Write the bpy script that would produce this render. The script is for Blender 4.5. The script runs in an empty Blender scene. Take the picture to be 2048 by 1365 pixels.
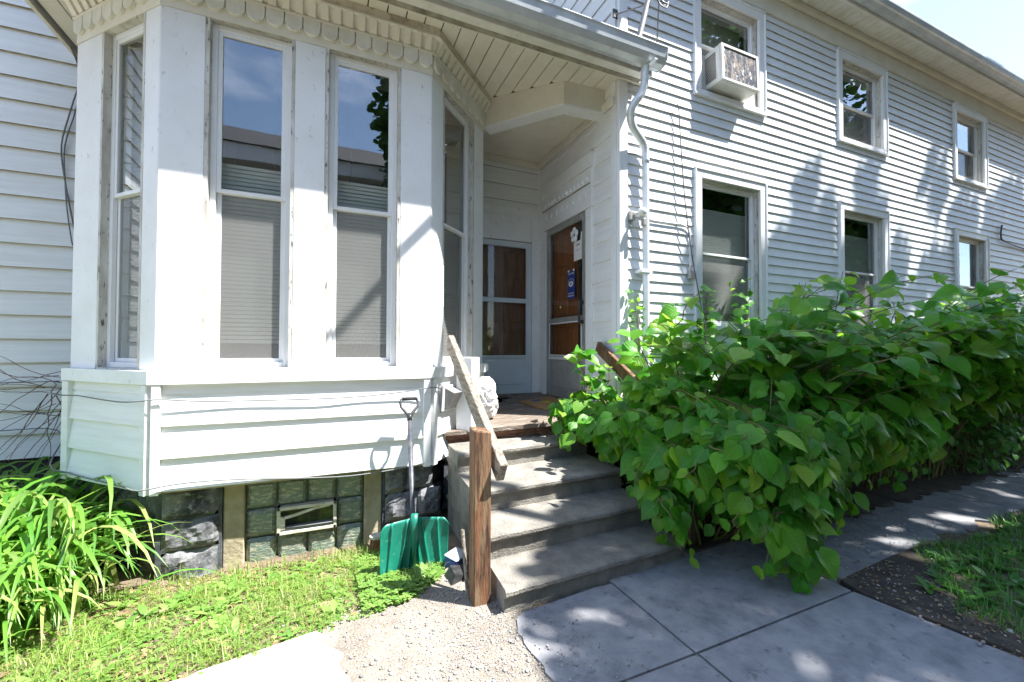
import bpy, bmesh, math, random
import numpy as np
from mathutils import Vector, Matrix, noise
random.seed(7); rng = np.random.default_rng(7)
S = bpy.context.scene
COL = S.collection
R = math.radians

# ------------------------------------------------------------------ camera
cam_d = bpy.data.cameras.new('camera'); cam = bpy.data.objects.new('camera', cam_d); COL.objects.link(cam)
cam_d.sensor_width = 36; cam_d.lens = 838 / 2048 * 36; cam_d.clip_start = 0.05; cam_d.clip_end = 2000
ya, pi_, ro = R(23.3), R(1.07), R(0.2)
fw = Vector((math.sin(ya)*math.cos(pi_), math.cos(ya)*math.cos(pi_), math.sin(pi_)))
rt = Vector((math.cos(ya), -math.sin(ya), 0)); up = rt.cross(fw)
r2 = rt*math.cos(ro) + up*math.sin(ro); u2 = -rt*math.sin(ro) + up*math.cos(ro)
CAMZ = 1.275
cam.matrix_world = Matrix(((r2.x, u2.x, -fw.x, 0), (r2.y, u2.y, -fw.y, 0), (r2.z, u2.z, -fw.z, CAMZ), (0, 0, 0, 1)))
S.camera = cam

# ------------------------------------------------------------------ light
sun_dir = Vector((1.35, -1.0, 2.85)).normalized()
EL = math.asin(sun_dir.z); AZ = math.atan2(sun_dir.x, sun_dir.y)
w = bpy.data.worlds.new('World'); S.world = w; w.use_nodes = True
nt = w.node_tree; nt.nodes.clear()
out = nt.nodes.new('ShaderNodeOutputWorld'); bg = nt.nodes.new('ShaderNodeBackground')
sky = nt.nodes.new('ShaderNodeTexSky'); sky.sky_type = 'NISHITA'; sky.sun_disc = False
sky.sun_elevation = EL; sky.sun_rotation = AZ; sky.air_density = 1.0; sky.dust_density = .6; sky.ozone_density = 2.0
tc = nt.nodes.new('ShaderNodeTexCoord'); mp = nt.nodes.new('ShaderNodeMapping'); mp.inputs['Scale'].default_value = (1, 1, 2.6)
mp.inputs['Location'].default_value = (1.7, 4.2, 0.9)
nz = nt.nodes.new('ShaderNodeTexNoise'); nz.inputs['Scale'].default_value = 2.1; nz.inputs['Detail'].default_value = 9; nz.inputs['Roughness'].default_value = .58
cr = nt.nodes.new('ShaderNodeValToRGB'); cr.color_ramp.elements[0].position = .52; cr.color_ramp.elements[1].position = .92
mx = nt.nodes.new('ShaderNodeMix'); mx.data_type = 'RGBA'; mx.inputs[7].default_value = (8.6, 9.2, 10.4, 1)
nt.links.new(tc.outputs['Generated'], mp.inputs[0]); nt.links.new(mp.outputs[0], nz.inputs['Vector'])
nt.links.new(nz.outputs[0], cr.inputs[0]); nt.links.new(cr.outputs[0], mx.inputs[0]); nt.links.new(sky.outputs[0], mx.inputs[6])
nt.links.new(mx.outputs[2], bg.inputs[0]); bg.inputs[1].default_value = .125; nt.links.new(bg.outputs[0], out.inputs[0])
sd = bpy.data.lights.new('sun', 'SUN'); sd.energy = 4.6; sd.angle = R(.55); sd.color = (1, .975, .93)
so = bpy.data.objects.new('sun', sd); COL.objects.link(so); so.rotation_euler = (-sun_dir).to_track_quat('-Z', 'Y').to_euler()
S.view_settings.view_transform = 'Standard'; S.view_settings.look = 'None'; S.view_settings.gamma = 1
S.view_settings.exposure = 1.9; S.view_settings.use_curve_mapping = False
S.cycles.max_bounces = 8; S.cycles.transparent_max_bounces = 12; S.cycles.caustics_reflective = False; S.cycles.caustics_refractive = False

# ------------------------------------------------------------------ materials
def mat(name, col, rough=.6, metal=0, noise_amt=0, nscale=8, col2=None, bump=0, bscale=40, spec=.4, stretch=(1, 1, 1), streak=None, transl=0, thr=(.4, .65)):
    m = bpy.data.materials.new(name); m.use_nodes = True; n = m.node_tree; b = n.nodes['Principled BSDF']
    b.inputs['Base Color'].default_value = (*col, 1); b.inputs['Roughness'].default_value = rough; b.inputs['Metallic'].default_value = metal
    b.inputs['Specular IOR Level'].default_value = spec
    t = n.nodes.new('ShaderNodeTexCoord'); mpn = n.nodes.new('ShaderNodeMapping'); mpn.inputs['Scale'].default_value = stretch
    g = n.nodes.new('ShaderNodeNewGeometry'); n.links.new(g.outputs['Position'], mpn.inputs[0])
    last = None
    if col2 is not None:
        q = n.nodes.new('ShaderNodeTexNoise'); q.inputs['Scale'].default_value = nscale; q.inputs['Detail'].default_value = 7; q.inputs['Roughness'].default_value = .65
        n.links.new(mpn.outputs[0], q.inputs['Vector'])
        c = n.nodes.new('ShaderNodeValToRGB'); c.color_ramp.elements[0].position = thr[0]; c.color_ramp.elements[1].position = thr[1]
        n.links.new(q.outputs[0], c.inputs[0])
        x = n.nodes.new('ShaderNodeMix'); x.data_type = 'RGBA'; x.inputs[6].default_value = (*col, 1); x.inputs[7].default_value = (*col2, 1)
        ml = n.nodes.new('ShaderNodeMath'); ml.operation = 'MULTIPLY'; ml.inputs[1].default_value = noise_amt or 1
        n.links.new(c.outputs[0], ml.inputs[0]); n.links.new(ml.outputs[0], x.inputs[0]); last = x
        n.links.new(x.outputs[2], b.inputs['Base Color'])
    if streak:   # fine specks of dirt: (colour, scale, lo, hi, amount)
        q = n.nodes.new('ShaderNodeTexNoise'); q.inputs['Scale'].default_value = streak[1]; q.inputs['Detail'].default_value = 5; q.inputs['Roughness'].default_value = .7
        mp2 = n.nodes.new('ShaderNodeMapping'); n.links.new(g.outputs['Position'], mp2.inputs[0]); mp2.inputs['Scale'].default_value = streak[5] if len(streak) > 5 else (1, 1, 1)
        n.links.new(mp2.outputs[0], q.inputs['Vector'])
        c = n.nodes.new('ShaderNodeValToRGB'); c.color_ramp.elements[0].position = streak[2]; c.color_ramp.elements[1].position = streak[3]
        n.links.new(q.outputs[0], c.inputs[0]); ml = n.nodes.new('ShaderNodeMath'); ml.operation = 'MULTIPLY'; ml.inputs[1].default_value = streak[4]
        n.links.new(c.outputs[0], ml.inputs[0])
        x = n.nodes.new('ShaderNodeMix'); x.data_type = 'RGBA'; x.inputs[7].default_value = (*streak[0], 1)
        if last: n.links.new(last.outputs[2], x.inputs[6])
        else: x.inputs[6].default_value = (*col, 1)
        n.links.new(ml.outputs[0], x.inputs[0]); n.links.new(x.outputs[2], b.inputs['Base Color']); last = x
    if bump:
        q = n.nodes.new('ShaderNodeTexNoise'); q.inputs['Scale'].default_value = bscale; q.inputs['Detail'].default_value = 6
        n.links.new(mpn.outputs[0], q.inputs['Vector'])
        bp = n.nodes.new('ShaderNodeBump'); bp.inputs['Strength'].default_value = bump; bp.inputs['Distance'].default_value = .01
        n.links.new(q.outputs[0], bp.inputs['Height']); n.links.new(bp.outputs[0], b.inputs['Normal'])
    if transl:
        tr = n.nodes.new('ShaderNodeBsdfTranslucent'); ms = n.nodes.new('ShaderNodeMixShader'); ms.inputs[0].default_value = transl
        if last: n.links.new(last.outputs[2], tr.inputs[0])
        tr.inputs[0].default_value = (col[0]*1.6, col[1]*1.5, col[2], 1)
        o = n.nodes['Material Output']; n.links.new(b.outputs[0], ms.inputs[1]); n.links.new(tr.outputs[0], ms.inputs[2]); n.links.new(ms.outputs[0], o.inputs[0])
    return m
def leafmat(name, cols, rough=.4, transl=.35, vein=False):
    m = bpy.data.materials.new(name); m.use_nodes = True; n = m.node_tree; b = n.nodes['Principled BSDF']
    b.inputs['Roughness'].default_value = rough; b.inputs['Specular IOR Level'].default_value = .45
    oi = n.nodes.new('ShaderNodeNewGeometry'); c = n.nodes.new('ShaderNodeValToRGB')
    ob = n.nodes.new('ShaderNodeObjectInfo'); ad = n.nodes.new('ShaderNodeMath'); ad.operation = 'ADD'; fr = n.nodes.new('ShaderNodeMath'); fr.operation = 'FRACT'
    n.links.new(oi.outputs['Random Per Island'], ad.inputs[0]); n.links.new(ob.outputs['Random'], ad.inputs[1]); n.links.new(ad.outputs[0], fr.inputs[0])
    e = c.color_ramp.elements
    while len(e) < len(cols): e.new(.5)
    for i, k in enumerate(cols): e[i].position = i/(len(cols)-1); e[i].color = (*k, 1)
    n.links.new(fr.outputs[0], c.inputs[0]); n.links.new(c.outputs[0], b.inputs['Base Color'])
    tr = n.nodes.new('ShaderNodeBsdfTranslucent'); ms = n.nodes.new('ShaderNodeMixShader'); ms.inputs[0].default_value = transl
    hs = n.nodes.new('ShaderNodeHueSaturation'); hs.inputs['Value'].default_value = 2.2; hs.inputs['Hue'].default_value = .485
    n.links.new(c.outputs[0], hs.inputs['Color']); n.links.new(hs.outputs[0], tr.inputs[0])
    o = n.nodes['Material Output']; n.links.new(b.outputs[0], ms.inputs[1]); n.links.new(tr.outputs[0], ms.inputs[2]); n.links.new(ms.outputs[0], o.inputs[0])
    if vein:   # pale midrib and side veins, drawn from the leaf's own coordinates
        uvn = n.nodes.new('ShaderNodeUVMap'); sx = n.nodes.new('ShaderNodeSeparateXYZ'); n.links.new(uvn.outputs[0], sx.inputs[0])
        def mth(op, a, b_=None, c_=None):
            q = n.nodes.new('ShaderNodeMath'); q.operation = op
            for i_, v_ in enumerate((a, b_, c_)):
                if v_ is None: continue
                if isinstance(v_, (int, float)): q.inputs[i_].default_value = v_
                else: n.links.new(v_, q.inputs[i_])
            return q.outputs[0]
        ax_ = mth('ABSOLUTE', sx.outputs[0]); ph = mth('SUBTRACT', sx.outputs[1], mth('MULTIPLY', ax_, .75))
        sn = mth('SINE', mth('MULTIPLY', ph, 42.0)); sv = mth('POWER', mth('MAXIMUM', sn, 0.0), 9.0)
        mid = mth('LESS_THAN', ax_, .014); vv = mth('MAXIMUM', mth('MULTIPLY', sv, .45), mid)
        hue = n.nodes.new('ShaderNodeMix'); hue.data_type = 'RGBA'; hue.inputs[7].default_value = (.28, .42, .10, 1)
        nn = n.nodes.new('ShaderNodeTexNoise'); nn.inputs['Scale'].default_value = 9; nn.inputs['Detail'].default_value = 3; n.links.new(oi.outputs['Position'], nn.inputs['Vector'])
        br = n.nodes.new('ShaderNodeHueSaturation'); n.links.new(mth('MULTIPLY_ADD', nn.outputs[0], .9, .55), br.inputs['Value']); n.links.new(c.outputs[0], br.inputs['Color'])
        n.links.new(mth('MULTIPLY', vv, .35), hue.inputs[0]); n.links.new(br.outputs[0], hue.inputs[6])
        n.links.new(hue.outputs[2], b.inputs['Base Color']); n.links.new(hue.outputs[2], hs.inputs['Color'])
        b2 = n.nodes.new('ShaderNodeBump'); b2.inputs['Strength'].default_value = .7; b2.inputs['Distance'].default_value = .006; b2.invert = True; n.links.new(vv, b2.inputs['Height'])
    # vein relief
    q = n.nodes.new('ShaderNodeTexNoise'); q.inputs['Scale'].default_value = 60; bp = n.nodes.new('ShaderNodeBump'); bp.inputs['Strength'].default_value = .25; bp.inputs['Distance'].default_value = .004
    n.links.new(oi.outputs['Position'], q.inputs['Vector']); n.links.new(q.outputs[0], bp.inputs['Height']); n.links.new(bp.outputs[0], b.inputs['Normal'])
    if vein: n.links.new(bp.outputs[0], b2.inputs['Normal']); n.links.new(b2.outputs[0], b.inputs['Normal'])
    return m
def glassmat(name, base=.1, tint=(1, 1, 1), gain=1.5):
    m = bpy.data.materials.new(name); m.use_nodes = True; n = m.node_tree; n.nodes.clear()
    o = n.nodes.new('ShaderNodeOutputMaterial'); t = n.nodes.new('ShaderNodeBsdfTransparent'); t.inputs[0].default_value = (*tint, 1)
    g = n.nodes.new('ShaderNodeBsdfGlossy'); g.inputs['Roughness'].default_value = .01
    gg = n.nodes.new('ShaderNodeNewGeometry'); dt = n.nodes.new('ShaderNodeVectorMath'); dt.operation = 'DOT_PRODUCT'
    n.links.new(gg.outputs['Normal'], dt.inputs[0]); n.links.new(gg.outputs['Incoming'], dt.inputs[1])
    ab = n.nodes.new('ShaderNodeMath'); ab.operation = 'ABSOLUTE'; n.links.new(dt.outputs['Value'], ab.inputs[0])
    om = n.nodes.new('ShaderNodeMath'); om.operation = 'SUBTRACT'; om.inputs[0].default_value = 1; n.links.new(ab.outputs[0], om.inputs[1])
    f = n.nodes.new('ShaderNodeMath'); f.operation = 'POWER'; f.inputs[1].default_value = 4.0; n.links.new(om.outputs[0], f.inputs[0])
    a = n.nodes.new('ShaderNodeMath'); a.operation = 'MULTIPLY_ADD'; a.inputs[1].default_value = gain; a.inputs[2].default_value = base; a.use_clamp = True
    s = n.nodes.new('ShaderNodeMixShader'); n.links.new(f.outputs[0], a.inputs[0]); n.links.new(a.outputs[0], s.inputs[0])
    q = n.nodes.new('ShaderNodeTexNoise'); q.inputs['Scale'].default_value = 2.5; bp = n.nodes.new('ShaderNodeBump'); bp.inputs['Strength'].default_value = .03; bp.inputs['Distance'].default_value = .02
    ge = n.nodes.new('ShaderNodeNewGeometry'); n.links.new(ge.outputs['Position'], q.inputs['Vector']); n.links.new(q.outputs[0], bp.inputs['Height']); n.links.new(bp.outputs[0], g.inputs['Normal'])
    n.links.new(t.outputs[0], s.inputs[1]); n.links.new(g.outputs[0], s.inputs[2]); n.links.new(s.outputs[0], o.inputs[0])
    return m
def screenmat(name, col=(.3, .3, .29), opac=.55):
    m = bpy.data.materials.new(name); m.use_nodes = True; n = m.node_tree; n.nodes.clear()
    o = n.nodes.new('ShaderNodeOutputMaterial'); t = n.nodes.new('ShaderNodeBsdfTransparent'); d = n.nodes.new('ShaderNodeBsdfDiffuse'); d.inputs[0].default_value = (*col, 1)
    s = n.nodes.new('ShaderNodeMixShader'); s.inputs[0].default_value = opac
    n.links.new(t.outputs[0], s.inputs[1]); n.links.new(d.outputs[0], s.inputs[2]); n.links.new(s.outputs[0], o.inputs[0])
    return m
M = {}
M['paint'] = mat('white_paint', (.78, .79, .80), .5, col2=(.62, .62, .59), nscale=2.2, noise_amt=.55, bump=.15, bscale=14, streak=((.25, .23, .19), 30, .62, .72, .6, (1, 1, .5)), thr=(.42, .75))
M['trim'] = mat('trim_paint', (.76, .77, .78), .4, col2=(.68, .68, .66), nscale=5, noise_amt=.5, streak=((.2, .19, .16), 55, .69, .74, .6))
M['siding'] = mat('aluminium_siding', (.74, .77, .80), .42, col2=(.62, .63, .62), nscale=2.5, noise_amt=.5, bump=.05, bscale=120, streak=((.33, .27, .2), 22, .60, .72, .6, (.5, .5, 3)))
M['board'] = mat('hardboard_siding', (.77, .78, .78), .5, col2=(.60, .61, .58), nscale=2, noise_amt=.45, bump=.18, bscale=50, stretch=(1, 1, 14), streak=((.3, .3, .27), 45, .67, .74, .5))
M['cream'] = mat('aged_cream_paint', (.72, .69, .60), .6, col2=(.50, .46, .36), nscale=4, noise_amt=.35, bump=.12, bscale=50, streak=((.13, .10, .06), 34, .66, .73, .75))
M['dirtycream'] = mat('grimy_cream_board', (.62, .57, .46), .7, col2=(.25, .20, .13), nscale=7, noise_amt=.8, bump=.2, streak=((.09, .07, .04), 20, .58, .68, .8), thr=(.45, .7))
M['scallop'] = mat('scallop_paint', (.72, .71, .66), .5, col2=(.6, .58, .5), nscale=6, bump=.1)
M['lapshade_grime'] = mat('lap_shade_grime', (.52, .48, .40), .7, col2=(.25, .19, .12), nscale=6, thr=(.5, .68))  # shade under the laps painted in together with grime
M['reveal'] = mat('peeling_paint', (.62, .61, .57), .7, col2=(.35, .32, .27), nscale=14, noise_amt=.8, bump=.5, bscale=30, stretch=(1, 1, .25), streak=((.05, .045, .04), 30, .58, .64, .9, (1.5, 1.5, .4)))
M['groove'] = mat('grimy_groove', (.09, .075, .05), .9)
M['dirt_shade_board'] = mat('mildew_shade_board', (.34, .32, .25), .8, col2=(.17, .15, .11), nscale=9, bump=.3, bscale=30)  # dirt on the trim; on rear wall laps it also paints shade
M['gutter'] = mat('galvanised_gutter', (.58, .61, .64), .42, metal=.3, col2=(.44, .48, .52), nscale=5, bump=.08, bscale=15, streak=((.35, .15, .05), 9, .67, .71, .7))
M['gutter_white'] = mat('painted_fascia', (.72, .71, .67), .5, col2=(.6, .58, .5), nscale=6, streak=((.45, .2, .06), 12, .64, .70, .8))
M['pipe'] = mat('galvanised_pipe', (.70, .73, .76), .4, metal=.25, col2=(.6, .63, .66), nscale=10, streak=((.35, .14, .05), 7, .66, .70, .8))
M['glass'] = glassmat('window_glass', .13, (.90, .93, .93), .8)
M['glass_clear'] = glassmat('door_glass', .025, (.95, .96, .95), .55)
M['screen'] = screenmat('insect_screen', (.34, .34, .33), .24)
M['blind'] = mat('blind_slat', (.74, .735, .70), .6)
M['curtain'] = mat('curtain', (.5, .47, .42), .9, bump=.3, bscale=20)
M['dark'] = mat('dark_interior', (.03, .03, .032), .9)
M['alu'] = mat('mill_aluminium', (.42, .42, .40), .4, metal=.4, col2=(.34, .33, .31), nscale=12, bump=.06)
M['door_white'] = mat('storm_door_white', (.60, .66, .72), .4, col2=(.55, .60, .65), nscale=3)
M['wood_door'] = mat('varnished_door', (.34, .125, .042), .4, col2=(.16, .06, .02), nscale=7, stretch=(6, 6, .5), bump=.1)
M['brown_door'] = mat('brown_door', (.20, .10, .062), .5, col2=(.12, .06, .035), nscale=6, stretch=(5, 5, .5))
M['brass'] = mat('brass', (.7, .5, .2), .25, metal=1)
M['black'] = mat('black_plastic', (.02, .02, .022), .4, col2=(.05, .05, .05), nscale=20)
M['shaft'] = mat('dark_metal_shaft', (.045, .05, .065), .45, metal=.1, col2=(.12, .12, .13), nscale=20)
M['green'] = mat('green_plastic', (.006, .15, .10), .35, col2=(.02, .22, .155), nscale=12, noise_amt=.7, bump=.06, spec=.5, streak=((.22, .34, .28), 35, .60, .72, .5))
M['rust'] = mat('rusted_steel', (.25, .09, .04), .8, col2=(.12, .05, .03), nscale=30, bump=.4)
M['post'] = mat('treated_post', (.20, .095, .048), .75, col2=(.055, .03, .018), nscale=7, stretch=(9, 9, .6), bump=.8, bscale=30, streak=((.27, .22, .13), 5, .50, .62, .55, (4, 4, .5)), thr=(.47, .58))
M['weathered'] = mat('weathered_rail', (.30, .26, .21), .85, col2=(.12, .095, .075), nscale=9, stretch=(8, .8, 6), bump=.7, bscale=25, thr=(.45, .62))
M['deck'] = mat('worn_deck', (.15, .115, .09), .8, col2=(.36, .32, .27), nscale=7, stretch=(.7, 9, 3), bump=.7, bscale=25, thr=(.5, .68))
M['rot'] = mat('rotten_rim_board', (.32, .17, .12), .9, col2=(.12, .06, .04), nscale=12, stretch=(1, 5, 9), bump=1, bscale=20)
M['concrete'] = mat('step_concrete', (.25, .235, .205), .9, col2=(.145, .135, .12), nscale=6, bump=.8, bscale=90, streak=((.07, .065, .06), 150, .60, .66, .8))
M['slab'] = mat('pavement_concrete', (.29, .29, .30), .85, col2=(.13, .135, .155), nscale=7, thr=(.40, .78), bump=.35, bscale=90, streak=((.07, .07, .07), 16, .58, .68, .6))
M['slab_light'] = mat('old_pavement', (.47, .44, .39), .9, col2=(.36, .32, .26), nscale=3, bump=.4, bscale=70)
M['soil'] = mat('soil', (.17, .125, .085), .95, col2=(.085, .062, .042), nscale=5, bump=1, bscale=30, streak=((.32, .28, .2), 120, .55, .62, .7))
M['soil_dark'] = mat('damp_soil', (.05, .04, .033), .95, col2=(.09, .075, .06), nscale=9, bump=1, bscale=40)
M['gravelbed'] = mat('gritty_patch', (.25, .22, .18), .95, col2=(.16, .135, .11), nscale=4, bump=1, bscale=110, streak=((.5, .48, .44), 130, .56, .62, .8))
M['stone_chip'] = leafmat('gravel_stone', [(.34, .32, .29), (.24, .23, .22), (.46, .44, .41), (.15, .15, .16), (.36, .30, .24)], .8, 0)
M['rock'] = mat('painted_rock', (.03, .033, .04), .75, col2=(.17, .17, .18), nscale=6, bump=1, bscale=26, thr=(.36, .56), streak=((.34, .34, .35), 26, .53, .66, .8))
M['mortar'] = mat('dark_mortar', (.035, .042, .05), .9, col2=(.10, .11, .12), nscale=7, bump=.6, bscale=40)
M['jamb'] = mat('cement_jamb', (.42, .37, .26), .9, col2=(.27, .23, .15), nscale=5, bump=.6, bscale=40, streak=((.05, .05, .04), 60, .66, .72, .8))
def blockmat():
    m = mat('glass_block_glass', (.15, .20, .165), .15, spec=.7, col2=(.36, .36, .27), nscale=6, stretch=(4, 4, 9), thr=(.5, .62), bump=1.0, bscale=9)
    return m
M['hood'] = mat('weathered_hood', (.27, .26, .24), .5, metal=.2, col2=(.2, .19, .18), nscale=15)
M['gblock'] = blockmat(); M['grout'] = mat('grout', (.24, .25, .22), .9, bump=.3)
M['vent'] = mat('old_vent_paint', (.62, .60, .52), .6, col2=(.45, .4, .3), nscale=12, streak=((.06, .05, .04), 40, .62, .7, .8))
M['moss'] = mat('mossy_pane', (.03, .035, .025), .5, col2=(.12, .16, .03), nscale=7, thr=(.45, .62))
M['cable'] = mat('cable', (.09, .09, .1), .5)
M['cable_grey'] = mat('grey_cable', (.16, .165, .17), .5)
M['twig'] = mat('dry_twig', (.10, .06, .05), .9, col2=(.17, .12, .09), nscale=40)
M['stem'] = mat('plant_stem', (.16, .10, .05), .6, col2=(.10, .15, .03), nscale=12)
M['bark'] = mat('bark', (.12, .09, .07), .9, col2=(.2, .16, .12), nscale=14, bump=1, bscale=20)
M['leaf'] = leafmat('broad_leaf', [(.040, .20, .010), (.060, .26, .012), (.030, .15, .012), (.10, .32, .016), (.045, .21, .012), (.17, .37, .02), (.055, .21, .015), (.22, .36, .03)], .40, .38, True)
M['leaf_small'] = leafmat('vine_leaf', [(.04, .15, .02), (.07, .2, .03), (.035, .12, .03)], .45, .3)
M['tree_leaf'] = leafmat('maple_leaf', [(.03, .09, .012), (.05, .13, .02), (.025, .07, .012)], .5, .3)
M['lily'] = leafmat('strap_leaf', [(.11, .29, .03), (.07, .21, .025), (.17, .34, .05), (.05, .16, .025), (.32, .38, .12), (.10, .26, .03)], .42, .38)
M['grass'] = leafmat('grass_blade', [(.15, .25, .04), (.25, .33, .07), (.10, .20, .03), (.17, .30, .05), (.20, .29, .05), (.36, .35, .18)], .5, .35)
M['grass_dark'] = leafmat('grass_blade_painted_shade', [(.04, .17, .02), (.07, .21, .03), (.11, .25, .04)], .5, .3)  # darker copy of the grass, the right lawn's shade put into its colour
M['clover'] = leafmat('clover_leaf', [(.09, .20, .035), (.14, .26, .045), (.21, .32, .08)], .5, .3)
M['dead'] = leafmat('dead_leaf', [(.25, .15, .07), (.35, .26, .15), (.18, .10, .06)], .8, .1)
M['mat'] = mat('coir_mat', (.42, .24, .10), .95, col2=(.3, .17, .07), nscale=30, bump=.8, bscale=200)
M['bag'] = mat('plastic_sack', (.72, .73, .74), .3, col2=(.45, .44, .42), nscale=9, bump=.5, bscale=14, thr=(.52, .64))
M['tin'] = mat('tin_lid', (.50, .54, .64), .35, metal=.4, col2=(.4, .43, .52), nscale=20)
M['tinblue'] = mat('blue_tin', (.06, .10, .28), .35)
M['blue'] = mat('poster_blue', (.02, .045, .22), .6)
M['paper'] = mat('white_paper', (.7, .7, .68), .7)
M['ink'] = mat('black_ink', (.02, .02, .02), .7)
M['acfins'] = mat('corroded_fins', (.22, .18, .145), .7, metal=.2, col2=(.015, .025, .05), nscale=15, stretch=(1.6, 1, .6), bump=.8, bscale=60, thr=(.42, .54), streak=((.7, .72, .75), 16, .60, .64, .9, (1, 1, .4)))
M['acbody'] = mat('ac_casing', (.70, .70, .67), .45, col2=(.60, .58, .52), nscale=5)
M['roof'] = mat('asphalt_shingle', (.06, .06, .065), .9, col2=(.1, .1, .1), nscale=30, bump=.6, bscale=60)
M['mast'] = mat('weathered_conduit', (.33, .31, .30), .55, metal=.3, col2=(.25, .24, .23), nscale=12)
M['neigh'] = mat('green_siding', (.22, .27, .22), .6, bump=.05)
M['yellow'] = mat('mat_yellow', (.5, .38, .04), .9)
M['matblue'] = mat('mat_blue', (.03, .12, .25), .9)
M['matgreen'] = mat('mat_green', (.08, .2, .12), .9)
M['lampwhite'] = mat('flood_lamp', (.8, .8, .78), .4)

# ------------------------------------------------------------------ builders
I4 = Matrix.Identity(4)
def frame(o, u, n):   # local (u, out, z) -> world
    u = Vector(u).normalized(); n = Vector(n).normalized()
    return Matrix(((u.x, n.x, 0, o[0]), (u.y, n.y, 0, o[1]), (0, 0, 1, o[2] if len(o) > 2 else 0), (0, 0, 0, 1)))
q_ = .70710678
CA = (-.975, 3.15, 0); CB = (.685, 3.15, 0)
FL = frame(CA, (-q_, q_), (-q_, -q_)); FF = frame(CA, (1, 0), (0, -1)); FRt = frame(CB, (q_, q_), (q_, -q_))
FWL = frame((0, 5.1, 0), (1, 0), (0, -1)); FWD = frame((2.6, 0, 0), (0, 1), (-1, 0)); FWR = frame((0, 3.386, 0), (1, 0), (0, -1))
XF = None   # placement of the part of the building being built (wing and rear wall scaled about the camera)
KW = .895
WG = Matrix.Translation((0, 0, CAMZ*(1-KW))) @ Matrix.Scale(KW, 4)  # shrinks wing and rear wall about the camera to meet soffit and floor
class B:
    def __init__(s): s.bm = bmesh.new()
    def box(s, a, b, c, d, e, f, m=I4, bev=0):
        lo = Vector((min(a, b), min(c, d), min(e, f))); hi = Vector((max(a, b), max(c, d), max(e, f)))
        r = bmesh.ops.create_cube(s.bm, size=1); vs = r['verts']
        sz = hi-lo; ct = (hi+lo)/2
        for v in vs: v.co = Vector((v.co.x*sz.x+ct.x, v.co.y*sz.y+ct.y, v.co.z*sz.z+ct.z))
        if bev:
            es = list({e_ for v in vs for e_ in v.link_edges})
            r = bmesh.ops.bevel(s.bm, geom=es, offset=min(bev, .45*min(sz)), segments=1, affect='EDGES', profile=.5)
            vs = list({v for v in r['verts']} | {v for v in vs if v.is_valid})
        if m is not I4:
            for v in vs: v.co = m @ v.co
        return s
    def hexa(s, p, m=I4):   # 8 points: bottom 4 ccw, top 4 ccw
        v = [s.bm.verts.new(m @ Vector(k)) for k in p]
        for f in ((0, 3, 2, 1), (4, 5, 6, 7), (0, 1, 5, 4), (1, 2, 6, 5), (2, 3, 7, 6), (3, 0, 4, 7)): s.bm.faces.new([v[i] for i in f])
        return s
    def prism(s, prof, m, l0, l1):   # prof: list of (a,b) ; m maps (a,b,l) -> world
        n = len(prof); a = [s.bm.verts.new(m((p[0], p[1], l0))) for p in prof]; b = [s.bm.verts.new(m((p[0], p[1], l1))) for p in prof]
        s.bm.faces.new(a); s.bm.faces.new(list(reversed(b)))
        for i in range(n): s.bm.faces.new((a[i], b[i], b[(i+1) % n], a[(i+1) % n]))
        return s
    def tube(s, pts, r, n=8, caps=True):
        pts = [Vector(p) for p in pts]; rs = r if isinstance(r, (list, tuple)) else [r]*len(pts)
        t = (pts[1]-pts[0]).normalized(); a = t.orthogonal().normalized(); rings = []
        for i, p in enumerate(pts):
            tt = (pts[min(i+1, len(pts)-1)]-pts[max(i-1, 0)]).normalized()
            a = (a - tt*a.dot(tt)).normalized(); b = tt.cross(a)
            rings.append([s.bm.verts.new(p + (a*math.cos(k*2*math.pi/n)+b*math.sin(k*2*math.pi/n))*rs[i]) for k in range(n)])
        for i in range(len(rings)-1):
            for k in range(n): s.bm.faces.new((rings[i][k], rings[i][(k+1) % n], rings[i+1][(k+1) % n], rings[i+1][k]))
        if caps: s.bm.faces.new(list(reversed(rings[0]))); s.bm.faces.new(rings[-1])
        return s
    def sphere(s, c, r, sc=(1, 1, 1), sub=2):
        q = bmesh.ops.create_icosphere(s.bm, subdivisions=sub, radius=r)
        for v in q['verts']: v.co = Vector((v.co.x*sc[0]+c[0], v.co.y*sc[1]+c[1], v.co.z*sc[2]+c[2]))
        return s
    def done(s, name, mt, parent=None, smooth=False, label=None):
        bmesh.ops.recalc_face_normals(s.bm, faces=s.bm.faces)
        if XF is not None: s.bm.transform(XF)
        me = bpy.data.meshes.new(name); s.bm.to_mesh(me); s.bm.free()
        return link(name, me, mt, parent, smooth, label)
def link(name, me, mt, parent=None, smooth=False, label=None):
    if mt and not me.materials: me.materials.append(mt)
    o = bpy.data.objects.new(name, me); COL.objects.link(o)
    if smooth and len(me.polygons): me.polygons.foreach_set('use_smooth', [True]*len(me.polygons))
    if parent: o.parent = parent
    if parent and parent.type == 'EMPTY': o.matrix_parent_inverse = Matrix.Translation(-parent.location)
    if label: o['label'] = label
    return o
def thing(name, label, cat, loc=(0, 0, 0), group=None):
    o = bpy.data.objects.new(name, None); COL.objects.link(o); o.location = loc; o.empty_display_size = .1
    o['label'] = label; o['category'] = cat
    if group: o['group'] = group
    return o
def tag(o, label, cat, group=None):
    o['label'] = label; o['category'] = cat
    if group: o['group'] = group
    return o
def struct(o): o['kind'] = 'structure'; return o
def stuff(o, label=None, cat=None):
    o['kind'] = 'stuff'
    if label: o['label'] = label
    if cat: o['category'] = cat
    return o
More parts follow.
